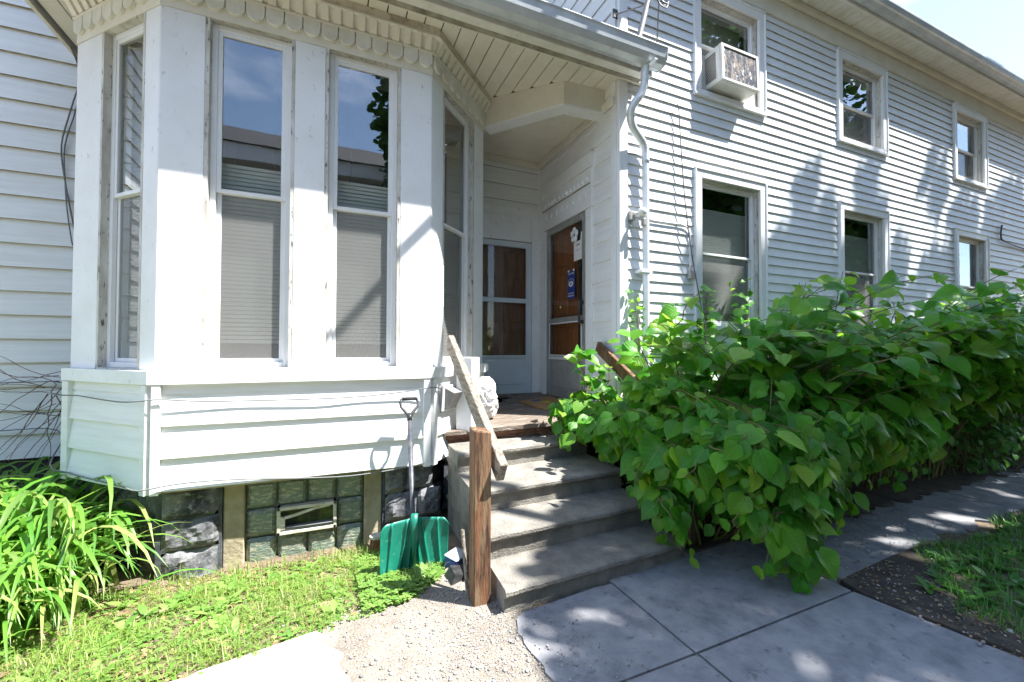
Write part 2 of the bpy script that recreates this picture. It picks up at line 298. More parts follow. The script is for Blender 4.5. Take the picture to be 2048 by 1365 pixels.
def npmesh(name, co, faces, mt, parent=None, smooth=False, uv=None):   # faces: (n,k) int array
    me = bpy.data.meshes.new(name); nv, (nf, k) = len(co), faces.shape
    me.vertices.add(nv); me.vertices.foreach_set('co', co.astype(np.float32).ravel())
    me.loops.add(nf*k); me.loops.foreach_set('vertex_index', faces.astype(np.int32).ravel())
    me.polygons.add(nf); me.polygons.foreach_set('loop_start', np.arange(0, nf*k, k, dtype=np.int32))
    if smooth: me.polygons.foreach_set('use_smooth', np.ones(nf, bool))
    me.update(calc_edges=True)
    if uv is not None: me.uv_layers.new(name='UVMap').data.foreach_set('uv', uv[faces.ravel()].astype(np.float32).ravel())
    return link(name, me, mt, parent)

# ------------------------------------------------------------------ ground
def gz(x, y):
    b = -.022 - .125*np.clip((y-2.25)/.9, 0, 1)
    b = np.where(x > .7, np.maximum(b, -.022 - .05*np.clip((y-2.3), 0, 1)), b)
    b = np.where((x > 2.65) & (y < 1.42), -.004, b)
    return b
xs = np.concatenate([[-300, -60, -20, -10, -6], np.arange(-4, 8, .06), [9, 12, 20, 60, 300]])
ys = np.concatenate([[-300, -60, -20, -8, -3, -1], np.arange(0, 4.2, .06), [5, 8, 20, 60, 300]])
X, Y = np.meshgrid(xs, ys); Z = gz(X, Y) + np.where((np.abs(X) < 9) & (np.abs(Y) < 5), rng.normal(0, .004, X.shape), 0)
co = np.stack([X, Y, Z], -1).reshape(-1, 3); nx = len(xs); i, j = np.meshgrid(np.arange(nx-1), np.arange(len(ys)-1)); a = (j*nx+i).ravel()
struct(npmesh('ground', co, np.stack([a, a+1, a+nx+1, a+nx], 1), M['soil'], smooth=True))

def poly_slab(name, pts, z1, z0, mt, parent=None, jag=0, jagedges=()):
    out_ = []
    for k, p in enumerate(pts):
        q = pts[(k+1) % len(pts)]; out_.append(p)
        if k in jagedges:
            n = max(2, int(math.dist(p, q)/.035)); dx, dy = (q[0]-p[0]), (q[1]-p[1]); L = math.hypot(dx, dy)
            for t in range(1, n):
                o = noise.noise(Vector((p[0]*3+t*.31, p[1], 4.4)))*jag*2 + random.uniform(-.3, .3)*jag
                out_.append((p[0]+dx*t/n-dy/L*o, p[1]+dy*t/n+dx/L*o))
    b = B(); b.prism(out_, lambda v: Vector(v), z0, z1); return b.done(name, mt, parent)
# pavement (slabs parted by open joints)
pav = bpy.data.objects.new('pavement', None); COL.objects.link(pav); pav['kind'] = 'structure'
poly_slab('slab', [(.80, 1.335), (1.412, 1.335), (1.412, 1.90), (1.3, 1.905), (.86, 1.86), (.80, 1.78)], 0, -.1, M['slab'], pav, .02, (4, 5))
poly_slab('slab', [(1.424, 1.335), (2.545, 1.35), (2.56, 2.3), (1.424, 2.3)], 0, -.1, M['slab'], pav)
poly_slab('slab', [(.50, .2), (1.418, .2), (1.418, 1.323), (.74, 1.323)], 0, -.1, M['slab'], pav, .03, (3,))
poly_slab('slab', [(1.43, .2), (2.70, .2), (2.64, .77), (2.545, 1.338), (1.43, 1.323)], 0, -.1, M['slab'], pav, .012, (1,))
poly_slab('slab', [(-6, .2), (.42, .2), (.10, 1.35), (.06, 1.9), (-.05, 2.10), (-.47, 2.02), (-2.5, 1.80), (-6, 1.5)], .004, -.1, M['slab_light'], pav, .02, (1, 2, 3, 5))
poly_slab('slab', [(2.57, 1.42), (3.2, 1.44), (3.5, 1.50), (5.1, 1.50), (5.1, 2.35), (2.57, 2.35)], -.006, -.1, M['slab'], pav, .05, (0, 1, 2))
poly_slab('slab', [(5.115, 1.52), (7.6, 1.50), (7.6, 2.4), (5.115, 2.35)], -.004, -.1, M['slab'], pav, .02, (0,))
poly_slab('slab', [(7.615, 1.50), (11, 1.5), (11, 2.4), (7.615, 2.4)], -.004, -.1, M['slab'], pav)
grav = struct(poly_slab('grit_patch', [(-.1, .2), (1.4, .2), (1.4, 1.335), (.9, 1.95), (.78, 2.45), (.45, 2.32), (-.06, 2.10), (.0, 1.2)], -.009, -.05, M['gravelbed'], None, .03, (4, 5)))
# damp soil strips
struct(poly_slab('soil_strip', [(2.565, 1.30), (2.66, .8), (2.74, .2), (2.86, .2), (2.84, .8), (3.0, 1.15), (3.4, 1.36), (3.7, 1.48), (3.2, 1.47), (2.6, 1.43)], .007, -.05, M['soil_dark'], None, .025, (3, 4, 5, 6)))
struct(poly_slab('planting_bed', [(2.1, 1.98), (2.56, 2.0), (2.8, 1.95), (4.0, 1.95), (9, 2.05), (9, 3.03), (2.1, 3.03)], .012, -.05, M['soil_dark'], None, .05, (1, 2, 3)))

# ------------------------------------------------------------------ house
HOUSE = thing('house', 'white two storey clapboard house with a three sided bay, corner porch and long side wing', 'house', (2.33, 4.56, 0))
def clap(nm, m, u0, u1, z0, h, proj, mt, top=.003, parent=None, holes=()):
    cuts = sorted({z0, z0+h} | {q for hl in holes if hl[1] > u0 and hl[0] < u1 for q in hl[2:4] if z0+.004 < q < z0+h-.004})
    for za, zb in zip(cuts[:-1], cuts[1:]):
        segs = [(u0, u1)]
        for (a, b_, c, d) in holes:
            if c < zb-.001 and d > za+.001:
                ns = []
                for s0, s1 in segs:
                    if b_ <= s0 or a >= s1: ns.append((s0, s1)); continue
                    if a > s0+.01: ns.append((s0, a))
                    if b_ < s1-.01: ns.append((b_, s1))
                segs = ns
        pa = proj+(top-proj)*(za-z0)/h; pb = proj+(top-proj)*(zb-z0)/h
        for s0, s1 in segs:
            j = random.uniform(-.0012, .0012); j2 = random.uniform(-.0012, .0012)
            if len(cuts) > 2: j = j2 = 0
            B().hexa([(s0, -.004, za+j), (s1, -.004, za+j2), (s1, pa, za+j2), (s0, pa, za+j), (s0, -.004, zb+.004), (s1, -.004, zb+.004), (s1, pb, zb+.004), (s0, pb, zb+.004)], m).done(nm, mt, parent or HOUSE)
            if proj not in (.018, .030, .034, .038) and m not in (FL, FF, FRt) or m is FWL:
                me = COL.objects[-1].data; me.materials.append(M['dirt_shade_board'] if m is FWL else M['lapshade_grime'])  # darker underside paints the lap shade below each course, plus grime
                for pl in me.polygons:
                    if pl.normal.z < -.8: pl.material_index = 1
def wallbox(nm, x0, x1, y0, y1, z0, z1, mt=None, holes=None): return B().box(x0, x1, y0, y1, z0, z1).done(nm, mt or M['dark'], HOUSE)

def window(m, u0, u1, z0, z1, depth, meet, casing=0, proj=.03, blind=True, screen=True, label=None, lowerscreen=True, cur=False, blind_top=None):
    """window in frame m: opening u0..u1 z0..z1, glazing set back by depth"""
    b = B(); t = .018
    # reveal linings
    b.box(u0-.02, u0, .0, -depth-.04, z0, z1, m).box(u1, u1+.02, 0, -depth-.04, z0, z1, m).box(u0-.02, u1+.02, 0, -depth-.04, z1, z1+.02, m).box(u0-.02, u1+.02, .002, -depth-.04, z0-.02, z0, m)
    w_ = b.done('window', M['reveal'], HOUSE, label=label)
    if casing:
        for (a, c, d, e, nm) in ((u0-casing, u0, z0, z1, 'casing'), (u1, u1+casing, z0, z1, 'casing'), (u0-casing, u1+casing, z1, z1+casing, 'casing'), (u0-casing, u1+casing, z0-casing*.75, z0, 'sill')):
            bb = B(); bb.box(a, c, -.01, proj, d, e, m, .004)
            # raised outer lip
            if nm == 'casing' and d == z1: bb.box(a, c, 0, proj+.012, e-.018, e+.004, m, .002)
            elif nm == 'sill': bb.box(a, c, 0, proj+.02, d-.004, d+.02, m, .002)
            elif a < u0: bb.box(a-.004, a+.016, 0, proj+.012, d-.08, e+.08, m, .002)
            else: bb.box(c-.016, c+.004, 0, proj+.012, d-.08, e+.08, m, .002)
            bb.done(nm, M['trim'], w_)
    # outer storm frame
    d0 = -depth; f = .035
    b = B(); b.box(u0, u0+f, d0, d0+.03, z0, z1, m, .003).box(u1-f, u1, d0, d0+.03, z0, z1, m, .003).box(u0+f, u1-f, d0, d0+.03, z1-f, z1, m, .003).box(u0+f, u1-f, d0, d0+.03, z0, z0+f, m, .003)
    b.done('storm_frame', M['trim'], w_)
    def sash(a, c, e, g, dd, k=.026):
        b = B(); b.box(a, a+k, dd, dd+.02, e, g, m, .002).box(c-k, c, dd, dd+.02, e, g, m, .002).box(a+k, c-k, dd, dd+.02, g-k, g, m, .002).box(a+k, c-k, dd, dd+.02, e, e+k, m, .002)
        s = b.done('sash', M['trim'], w_)
    a, c = u0+f, u1-f
    sash(a, c, meet-.012, z1-f, d0+.003); sash(a, c, z0+f, meet+.012, d0-.019)
    B().box(a+.02, c-.02, d0+.009, d0+.012, meet+.01, z1-f-.02, m).done('pane', M['glass'], w_)
    B().box(a+.02, c-.02, d0-.012, d0-.009, z0+f+.02, meet-.01, m).done('pane', M['glass'], w_)
    if lowerscreen: B().box(a+.02, c-.02, d0-.004, d0-.003, z0+f+.02, meet-.01, m).done('insect_screen', M['screen'], w_)
    if blind:
        b = B(); dz = .028; z = z0+.16; zt = blind_top or z1
        while z < zt:
            b.hexa([(u0, d0-.10, z), (u1, d0-.10, z), (u1, d0-.085, z+.004), (u0, d0-.085, z+.004), (u0, d0-.101, z+.002), (u1, d0-.101, z+.002), (u1, d0-.08, z+.024), (u0, d0-.08, z+.024)], m); z += dz
        stuff(b.done('blind', M['blind'], w_))
    if cur: B().box(u0, u1, d0-.16, d0-.15, z0, z1, m).done('curtain', M['curtain'], w_)
    # dark room behind
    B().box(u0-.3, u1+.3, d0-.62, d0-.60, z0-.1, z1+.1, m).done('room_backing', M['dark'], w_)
    return w_

# ---- bay
def pillar(m, u0, u1, z0, z1, out_=0.0, mt='paint'): return B().box(u0, u1, -.10, out_, z0, z1, m, .004).done('pillar', M[mt], HOUSE)
ZS, ZT = 1.135, 3.36
LB, LFt, LR = .925, 1.66, .905
pillar(FL, .0, .149, ZS, ZT); pillar(FL, .621, LB, ZS, ZT)
pillar(FF, .0, .229, ZS, ZT, .002); pillar(FF, .731, .919, ZS, ZT, .002); pillar(FF, 1.431, LFt, ZS, ZT, .002)
pillar(FRt, .0, .169, ZS, ZT); pillar(FRt, .711, LR, ZS, ZT)
window(FL, .17, .60, ZS+.01, ZT, .075, 2.28, label='narrow left side window of the bay with peeling frame', cur=True)
window(FF, .25, .71, ZS+.01, ZT, .075, 2.285, blind_top=2.5, label='left of the two tall front windows of the bay, blind behind a screen')
window(FF, .94, 1.41, ZS+.01, ZT, .075, 2.27, blind_top=2.5, label='right of the two tall front windows of the bay, tree reflected in its upper pane')
window(FRt, .19, .69, ZS+.01, ZT, .075, 2.30, blind_top=2.3, label='angled right side window of the bay beside the porch')
def band(nm, z0, z1, n0, n1, mt, bev=.003):   # a trim band round the three faces of the bay, mitred
    k = math.tan(R(22.5))
    b = B()
    def w(face, L, a0, a1):
        def e(u, n): return u
        pts = []
        for z in (z0, z1):
            pts += [(0-(n0*k if a0 else 0), n0, z), (L+(n0*k if a1 else 0), n0, z), (L+(n1*k if a1 else 0), n1, z), (0-(n1*k if a0 else 0), n1, z)]
        b.hexa(pts, face)
    b2 = [(FL, LB, True, False), (FF, LFt, True, True), (FRt, LR, True, False)]
    for f, L, a0, a1 in b2:
        b = B(); w(f, L, a0, a1); b.done(nm, M[mt], HOUSE)
def slantband():
    k = math.tan(R(22.5))
    for f, L, a0, a1 in [(FL, LB, 1, 0), (FF, LFt, 1, 1), (FRt, LR, 1, 0)]:
        e = lambda u, n: u
        lo, hi = (.010, 3.526), (.060, 3.607)
        B().hexa([(0, .004, lo[1]), (L, .004, lo[1]), (L+lo[0]*k*a1, lo[0], lo[1]), (-lo[0]*k*a0, lo[0], lo[1]), (0, .004, hi[1]), (L, .004, hi[1]), (L+hi[0]*k*a1, hi[0], hi[1]), (-hi[0]*k*a0, hi[0], hi[1])], f).done('cove_band', M['cream'], HOUSE)
band('sill_band', 1.055, ZS, -.1, .045, 'paint')
band('frieze_board', ZT, 3.68, -.1, .004, 'cream')
band('frieze_moulding', 3.512, 3.526, .004, .030, 'cream')
band('crown_moulding', 3.607, 3.618, .004, .088, 'cream')
band('crown_moulding', 3.619, 3.678, .004, .082, 'dirtycream')
slantband()
def scallop(m, u, wd, zt, zb):
    b = B(); pr = [(u, zt), (u, zb+wd*.5)]
    for k in range(1, 8):
        a = math.pi*k/8; pr.append((u+wd/2-wd/2*math.cos(a), zb+wd*.5-wd*.5*math.sin(a)))
    pr += [(u+wd, zb+wd*.5), (u+wd, zt)]
    b.prism(pr, lambda v: m @ Vector((v[0], v[2], v[1])), .004, .026); return b.done('scallop', M['scallop'], HOUSE)
def dentil(m, u, wd, z0, z1):
    b = B(); z0 += .003
    b.hexa([(u, .008, z0), (u+wd, .008, z0), (u+wd, .034, z0), (u, .034, z0), (u, .055, z1), (u+wd, .055, z1), (u+wd, .082, z1), (u, .082, z1)], m)
    return b.done('dentil', M['cream'], HOUSE)
for f, L in ((FL, LB), (FF, LFt), (FRt, LR)):
    n = round(L/.111); wd = L/n
    for k in range(n): scallop(f, k*wd+.003, wd-.006, 3.516, 3.405)
    n = round(L/.078); wd = L/n
    for k in range(n): dentil(f, k*wd+.016, wd-.032, 3.526, 3.606)
# skirt
def skirt(f, L, trims):
    lv = [(.995, 1.054, .012), (.805, .19, .024), (.613, .192, .028), (.42, .193, .032)]
    for k, (z, h, p) in enumerate(lv):
        if k == 0: h = 1.053-z
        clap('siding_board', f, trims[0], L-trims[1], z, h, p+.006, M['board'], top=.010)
skirt(FL, LB, (.05, .075)); skirt(FF, LFt, (.045, .055)); skirt(FRt, LR, (.05, 0))
for m, u in ((FL, 0), (FL, LB-.075), (FF, 0), (FF, LFt-.055), (FRt, 0)):
    wdt = {0: .05}.get(u, .075 if m is FL else .055)
    wdt = .045 if (m is FF and u == 0) else wdt
    B().box(u, u+wdt, -.05, .040, .40, 1.052, m, .003).done('corner_board', M['board'], HOUSE)
B().box(.03, LFt-.03, -.14, .0, .40, .425, FF).done('skirt_underside', M['jamb'], HOUSE)
for f, L in ((FL, LB), (FF, LFt), (FRt, LR)):
    B().box(0, L, -.12, -.06, .43, 1.06, f).done('sheathing', M['dark'], HOUSE)
B().box(-.9, .62, 3.9, 3.95, .2, 3.6).done('room_backing', M['dark'], HOUSE)
B().hexa([(-.9, 3.27, 1.0), (.6, 3.27, 1.0), (1.2, 3.9, 1.0), (-1.5, 3.9, 1.0), (-.9, 3.27, 1.05), (.6, 3.27, 1.05), (1.2, 3.9, 1.05), (-1.5, 3.9, 1.05)]).done('room_floor', M['dark'], HOUSE)
# angled return post at the back right of the bay
B().box(LR-.10, LR, -.2, -.104, ZS, 3.5, FRt).done('pillar', M['paint'], HOUSE)
B().box(LR-.004, LR+.03, -.06, .05, 1.06, 1.13, FRt, .004).done('sill_end', M['paint'], HOUSE)

# ---- walls and clapboards
XF = WG
wallbox('wall', -9, 1.2, 5.106, 5.25, -.1, 8); wallbox('wall', 1.2, 2.6, 5.45, 5.5, -.1, 3.9); wallbox('wall', 1.2, 2.6, 5.106, 5.25, 3.9, 8); wallbox('wall', 2.95, 3.0, 3.6, 5.4, -.1, 3.9); wallbox('wall', 2.606, 2.75, 3.42, 5.1, 3.9, 8)
wd2 = [(3.80, 4.95, .5, 3.42)]
z = .30
while z < 7.5:
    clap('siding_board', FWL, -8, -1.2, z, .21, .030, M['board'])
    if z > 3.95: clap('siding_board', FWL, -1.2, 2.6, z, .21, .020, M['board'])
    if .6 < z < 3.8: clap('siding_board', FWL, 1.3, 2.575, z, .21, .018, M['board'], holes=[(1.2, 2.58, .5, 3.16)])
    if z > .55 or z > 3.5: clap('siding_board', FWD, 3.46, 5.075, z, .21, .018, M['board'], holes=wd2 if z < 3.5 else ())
    z += .21
B().box(2.573, 2.598, 5.070, 5.099, .6, 3.8).done('corner_board', M['paint'], HOUSE)
B().box(-9.2, .2, 4.20, 5.09, 6.1, 6.3).done('added_shade_eave', M['cream'], HOUSE)  # unseen eave added to keep the upper left wall in shade
B().box(2.603, 2.75, 4.98, 5.25, -.1, 3.9).done('corner_filler', M['paint'], HOUSE)  # filler boxes added to cover the gap behind the wall corner
B().box(2.578, 2.602, 5.104, 5.25, -.1, 3.9).done('corner_filler', M['paint'], HOUSE)
B().box(2.603, 2.75, 3.46, 3.78, -.1, 3.9).done('corner_filler', M['paint'], HOUSE)
# right wing
hol = []
WX = [(3.60, 4.74), (6.17, 7.33), (9.26, 10.40), (12.5, 13.64)]
CS = .105
for a, b_ in WX:
    hol.append((a, b_, 4.055, 5.33)); hol.append((a, b_, 1.45, 3.265))
z = .28; hh = .106
while z < 5.34:
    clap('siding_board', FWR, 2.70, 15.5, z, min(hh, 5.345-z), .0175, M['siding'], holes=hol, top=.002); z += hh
b = B(); hs = sorted(hol)
# backing wall with real openings
cols_ = [2.61]
for a, b_ in WX: cols_ += [a+.10, b_-.10]
cols_ += [15.5]
for k in range(0, len(cols_), 2): b.box(cols_[k], cols_[k+1], 3.392, 3.45, .1, 5.65)
for a, b_ in WX:
    b.box(a+.10, b_-.10, 3.392, 3.45, .1, 1.53); b.box(a+.10, b_-.10, 3.392, 3.45, 3.16, 4.13); b.box(a+.10, b_-.10, 3.392, 3.45, 5.22, 5.65)
b.done('wall', M['dark'], HOUSE)
names = ['first', 'second', 'third', 'fourth']
for k, (a, b_) in enumerate(WX):
    window(FWR, a+CS, b_-CS, 4.14, 5.215, .085, 4.72 if k == 0 else 4.66, casing=CS, label=f'upper storey window, {names[k]} from the porch', blind=False, cur=(k == 0))
    window(FWR, a+CS, b_-CS, 1.54, 3.155, .085, 2.35, casing=CS, blind_top=2.9, label=f'ground floor window, {names[k]} from the porch', blind=True)
B().box(2.597, 2.70, -.07, .03, .55, 5.35, FWR, .003).done('corner_board', M['paint'], HOUSE)
B().box(3.40, 3.47, .003, .022, .62, 4.0, FWD, .003).done('corner_board', M['paint'], HOUSE)
B().box(3.40, 3.47, .003, .022, 4.3, 8, FWD, .003).done('corner_board', M['paint'], HOUSE)
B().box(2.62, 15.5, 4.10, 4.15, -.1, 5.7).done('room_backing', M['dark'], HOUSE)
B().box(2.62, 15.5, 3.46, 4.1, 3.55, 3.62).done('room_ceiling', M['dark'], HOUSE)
B().box(15.5, 15.55, 3.39, 6, -.1, 6.5).done('wall', M['siding'], HOUSE)
B().box(2.62, 15.5, -.02, .03, 5.345, 5.60, FWR, .003).done('frieze_board', M['cream'], HOUSE)
B().box(2.62, 15.5, .03, .075, 5.55, 5.632, FWR, .006).done('frieze_moulding', M['cream'], HOUSE)
x = 2.62
while x < 15.4:
    B().box(x, x+.112, 3.11, 3.38, 5.636, 5.65, bev=.002).done('soffit_board', M['gutter_white'], HOUSE); x += .118
B().box(2.4, 15.6, 3.12, 3.4, 5.655, 5.67).done('soffit_backing', M['groove'], HOUSE)
B().box(2.4, 15.6, 3.075, 3.11, 5.62, 5.79, bev=.003).done('fascia', M['gutter_white'], HOUSE)
B().prism([(3.073, 5.66), (3.02, 5.655), (2.985, 5.69), (2.965, 5.70), (2.945, 5.75), (2.945, 5.785), (2.955, 5.785), (2.955, 5.755), (3.073, 5.67)], lambda v: Vector((v[2], v[0], v[1])), 2.4, 15.6).done('gutter', M['gutter'], HOUSE)
B().hexa([(2.3, 3.0, 5.80), (15.7, 3.0, 5.80), (15.7, 7.5, 8.1), (2.3, 7.5, 8.1), (2.3, 3.0, 5.83), (15.7, 3.0, 5.83), (15.7, 7.5, 8.13), (2.3, 7.5, 8.13)]).done('roof', M['roof'], HOUSE)

XF = None
# ---- porch roof: soffit, fascia, gutter, beam
ZF = 3.68; x = -1.90; k = 0
while x < 2.56:
    w_ = .128
    y1 = 4.54
    # board runs back until the wall; cut at bay and beam
    c = x+w_/2
    if c < CA[0]: y1 = min(4.54, 3.15+(CA[0]-c)+.1) if c > -1.63 else 4.54
    elif c < CB[0]: y1 = 3.25
    elif c < 1.33: y1 = 3.15+(c-CB[0])+.1
    elif c < 1.89: y1 = 3.80-(c-1.33)*1.0+.02
    else: y1 = 3.24 if c < 2.30 else 3.02
    B().box(x+.002, x+w_-.002, 2.985, y1, ZF, ZF+.014, bev=.002).done('soffit_board', M['cream'], HOUSE); x += w_+.004
B().box(-1.9, 2.56, 2.98, 3.02, ZF+.017, ZF+.03).done('soffit_backing', M['groove'], HOUSE)
B().hexa([(-1.9, 3.10, ZF+.016), (2.33, 3.10, ZF+.016), (2.33, 3.3, ZF+.016), (-1.9, 4.5, ZF+.016), (-1.9, 3.10, ZF+.03), (2.33, 3.10, ZF+.03), (2.33, 3.3, ZF+.03), (-1.9, 4.5, ZF+.03)]).done('soffit_backing', M['groove'], HOUSE)
B().box(.6, 1.95, 3.15, 3.9, ZF+.0165, ZF+.029).done('soffit_backing', M['groove'], HOUSE)
B().box(-1.93, 2.53, 2.965, 2.985, ZF-.015, ZF+.03, bev=.003).done('soffit_moulding', M['cream'], HOUSE)
B().box(-1.93, 2.50, 2.905, 2.965, ZF-.022, ZF+.03, bev=.003).done('fascia_board', M['dirt_shade_board'], HOUSE)
B().box(-1.93, 2.54, 2.83, 2.905, ZF-.028, ZF+.10, bev=.003).done('fascia_board', M['gutter_white'], HOUSE)
B().box(-1.96, -1.93, 2.83, 4.55, ZF-.03, ZF+.10, bev=.003).done('rake_board', M['cream'], HOUSE)
prof = [(2.828, 3.69)] + [(2.745+.082*math.cos(a), 3.72+.06*math.sin(a)-.02) for a in np.linspace(-.25, -math.pi+.2, 9)] + [(2.658, 3.79), (2.652, 3.80), (2.668, 3.80), (2.672, 3.73), (2.745, 3.66), (2.815, 3.73)]
prof = [(2.828, 3.70), (2.80, 3.668), (2.75, 3.655), (2.70, 3.668), (2.668, 3.71), (2.655, 3.77), (2.645, 3.785), (2.655, 3.798), (2.672, 3.79), (2.682, 3.72), (2.71, 3.685), (2.75, 3.672), (2.79, 3.685), (2.815, 3.72)]
B().prism(prof, lambda v: Vector((v[2], v[0], v[1])), -1.95, 2.545).done('gutter', M['gutter'], HOUSE)
B().prism([(2.83, 3.70), (2.80, 3.665), (2.75, 3.650), (2.70, 3.663), (2.662, 3.71), (2.650, 3.79), (2.828, 3.79)], lambda v: Vector((v[2], v[0], v[1])), 2.545, 2.556).done('gutter_end_cap', M['gutter'], HOUSE)
B().box(2.40, 2.43, 2.645, 2.84, 3.650, 3.66).done('gutter_strap', M['gutter'], HOUSE)
B().hexa([(-1.98, 2.72, 3.80), (2.31, 2.72, 3.80), (2.31, 4.55, 4.5), (-1.98, 4.55, 4.5), (-1.98, 2.72, 3.83), (2.31, 2.72, 3.83), (2.31, 4.55, 4.53), (-1.98, 4.55, 4.53)]).done('roof', M['roof'], HOUSE)
B().box(1.88, 2.318, 3.13, 3.22, 4.10, 4.19, bev=.004).done('roof_flashing', M['black'], HOUSE)
B().box(2.31, 2.55, 2.70, 3.0, 3.80, 3.82).done('roof_flashing', M['roof'], HOUSE)
B().hexa([(-1.95, 2.9, 3.72), (2.5, 2.9, 3.72), (2.5, 2.95, 3.72), (-1.95, 2.95, 3.72), (-1.95, 2.9, 3.8), (2.5, 2.9, 3.8), (2.5, 2.95, 3.8), (-1.95, 2.95, 3.8)]).done('roof_framing', M['dark'], HOUSE)
# beam (two legs meeting at an obtuse corner)
bz0, bz1 = 3.445, 3.68
def beamleg(p, q, th, z0a, z0b, nm='porch_beam'):
    p, q = Vector(p), Vector(q); d = (q-p).normalized(); n = Vector((-d.y, d.x))
    for (za, zb, off, t2, mt) in ((z0a, z0b, 0, th, 'cream'), (z0a-.018, z0b-.018, -.004, th+.008, 'paint')):
        a, b_ = p+n*off, q+n*off; a2, b2 = p+n*(off+t2), q+n*(off+t2)
        top = (bz1 if mt == 'cream' else None)
        B().hexa([(a.x, a.y, za), (b_.x, b_.y, zb), (b2.x, b2.y, zb), (a2.x, a2.y, za), (a.x, a.y, top or za+.017), (b_.x, b_.y, top or zb+.017), (b2.x, b2.y, top or zb+.017), (a2.x, a2.y, top or za+.017)]).done(nm, M[mt], HOUSE)
beamleg((1.33, 3.785), (1.888, 3.225), .13, 3.42, 3.475); beamleg((1.892, 3.225), (2.325, 3.20), .13, 3.475, 3.475)
# porch ceiling boards
XF = WG
y = 3.6
while y < 5.05:
    B().box(max(1.40, 2.30-(y-3.55)*1.0), 2.57, y, y+.135, 3.80, 3.812, bev=.002).done('ceiling_board', M['cream'], HOUSE); y += .138
B().hexa([(2.25, 3.62, 3.815), (2.6, 3.62, 3.815), (2.6, 5.1, 3.815), (1.3, 5.1, 3.815), (2.25, 3.62, 3.83), (2.6, 3.62, 3.83), (2.6, 5.1, 3.83), (1.3, 5.1, 3.83)]).done('ceiling_backing', M['groove'], HOUSE)
B().box(1.2, 2.575, 5.05, 5.078, 3.72, 3.798, bev=.005).done('cove_moulding', M['cream'], HOUSE)
B().box(2.545, 2.575, 3.40, 5.05, 3.72, 3.798, bev=.005).done('cove_moulding', M['cream'], HOUSE)

# ---- doors
def storm_door(m, u0, u1, z0, z1, midz0, midz1, loz, mt, wood, label, hinge_in=.03, extra=None):
    """storm door in frame m, outside face about 1 cm proud, with an inner door behind"""
    f = .075; b = B(); n0, n1 = -.012, .022
    b.box(u0, u0+f, n0, n1, z0, z1, m, .004).box(u1-f, u1, n0, n1, z0, z1, m, .004).box(u0+f, u1-f, n0, n1, z1-f, z1, m, .004)
    b.box(u0+f, u1-f, n0, n1, midz0, midz1, m, .004).box(u0+f, u1-f, n0, n1-.004, z0, loz, m, .003)
    d = b.done('storm_door', mt, HOUSE, label=label)
    B().box(u0+f+.03, u1-f-.03, n1-.004, n1+.006, z0+.12, loz-.06, m, .006).done('kick_panel', mt, d)
    B().box(u0+f, u1-f, n1-.004, n1+.010, loz-.035, loz, m, .003).done('rail', M['trim'] if mt is M['alu'] else mt, d)
    B().box(u0+f, u1-f, 0, .004, midz1, z1-f, m).done('pane', M['glass_clear'], d)
    B().box(u0+f, u1-f, 0, .004, loz, midz0, m).done('pane', M['glass_clear'], d)
    # inner wooden door
    b = B(); b.box(u0+.02, u1-.02, -.10, -.062, z0, z1-.02, m)
    dd = b.done('inner_door', wood, HOUSE)
    W = u1-u0
    for (a, c, e, g) in ((.12, .46, .12, .40), (.54, .88, .12, .40), (.12, .46, .47, .70), (.54, .88, .47, .70), (.12, .46, .76, .93), (.54, .88, .76, .93)):
        H = z1-z0; B().box(u0+a*W, u0+c*W, -.10, -.088, z0+e*H, z0+g*H, m @ Matrix.Translation((0, .038, 0)), .006).done('panel', wood, dd)
    return d, dd
d1, i1 = storm_door(FWL, 1.64, 2.47, .685, 2.70, 1.885, 1.945, 1.19, M['door_white'], M['brown_door'], 'pale blue white storm door facing the steps')
B().box(2.475, 2.575, -.02, .030, .64, 3.16, FWL, .004).done('door_casing', M['paint'], HOUSE)
B().box(1.3, 2.474, -.02, .018, 2.712, 3.16, FWL, .004).done('door_header', M['paint'], HOUSE)
B().box(1.3, 2.474, .018, .03, 3.03, 3.05, FWL, .003).done('header_moulding', M['paint'], HOUSE)
u = 1.45
while u < 2.40:
    b = B(); wd = .135; pr = [(u, 3.03), (u, 2.99)]+[(u+wd/2-wd/2*math.cos(math.pi*t/8), 2.985-.05*math.sin(math.pi*t/8)) for t in range(1, 8)]+[(u+wd, 2.99), (u+wd, 3.03)]
    b.prism(pr, lambda v: FWL @ Vector((v[0], v[2], v[1])), .016, .024).done('scallop', M['paint'], HOUSE); u += .14
d2, i2 = storm_door(FWD, 3.93, 4.85, .685, 2.815, 1.60, 1.66, 1.18, M['alu'], M['wood_door'], 'grey aluminium storm door with notices, varnished door behind')
B().box(3.965, 4.00, .022, .075, 1.56, 1.60, FWD, .004).box(3.965, 4.0, .022, .075, 1.78, 1.82, FWD, .004).box(3.970, 3.995, .06, .085, 1.56, 1.82, FWD, .006).done('handle', M['black'], d2)
B().sphere(FWD @ Vector((4.62, -.06, 1.80)), .032).done('knob', M['brass'], i2, True)
b = B(); b.box(4.04, 4.75, .0225, .028, 1.19, 1.205, FWD).box(4.04, 4.75, .0225, .028, 1.585, 1.6, FWD).box(4.005, 4.02, .0225, .028, 1.19, 1.6, FWD).box(4.755, 4.77, .0225, .028, 1.19, 1.6, FWD).done('insert_frame', M['trim'], d2)
B().box(4.86, 4.955, -.02, .035, .64, 2.82, FWD, .004).done('door_casing', M['paint'], HOUSE)
B().box(3.80, 3.92, -.02, .035, .64, 2.82, FWD, .004).done('door_casing', M['paint'], HOUSE)
B().box(3.80, 4.955, -.02, .032, 2.825, 3.26, FWD, .004).done('door_header', M['paint'], HOUSE)
B().box(3.78, 4.975, -.02, .055, 3.26, 3.42, FWD, .004).done('header_cap', M['paint'], HOUSE)
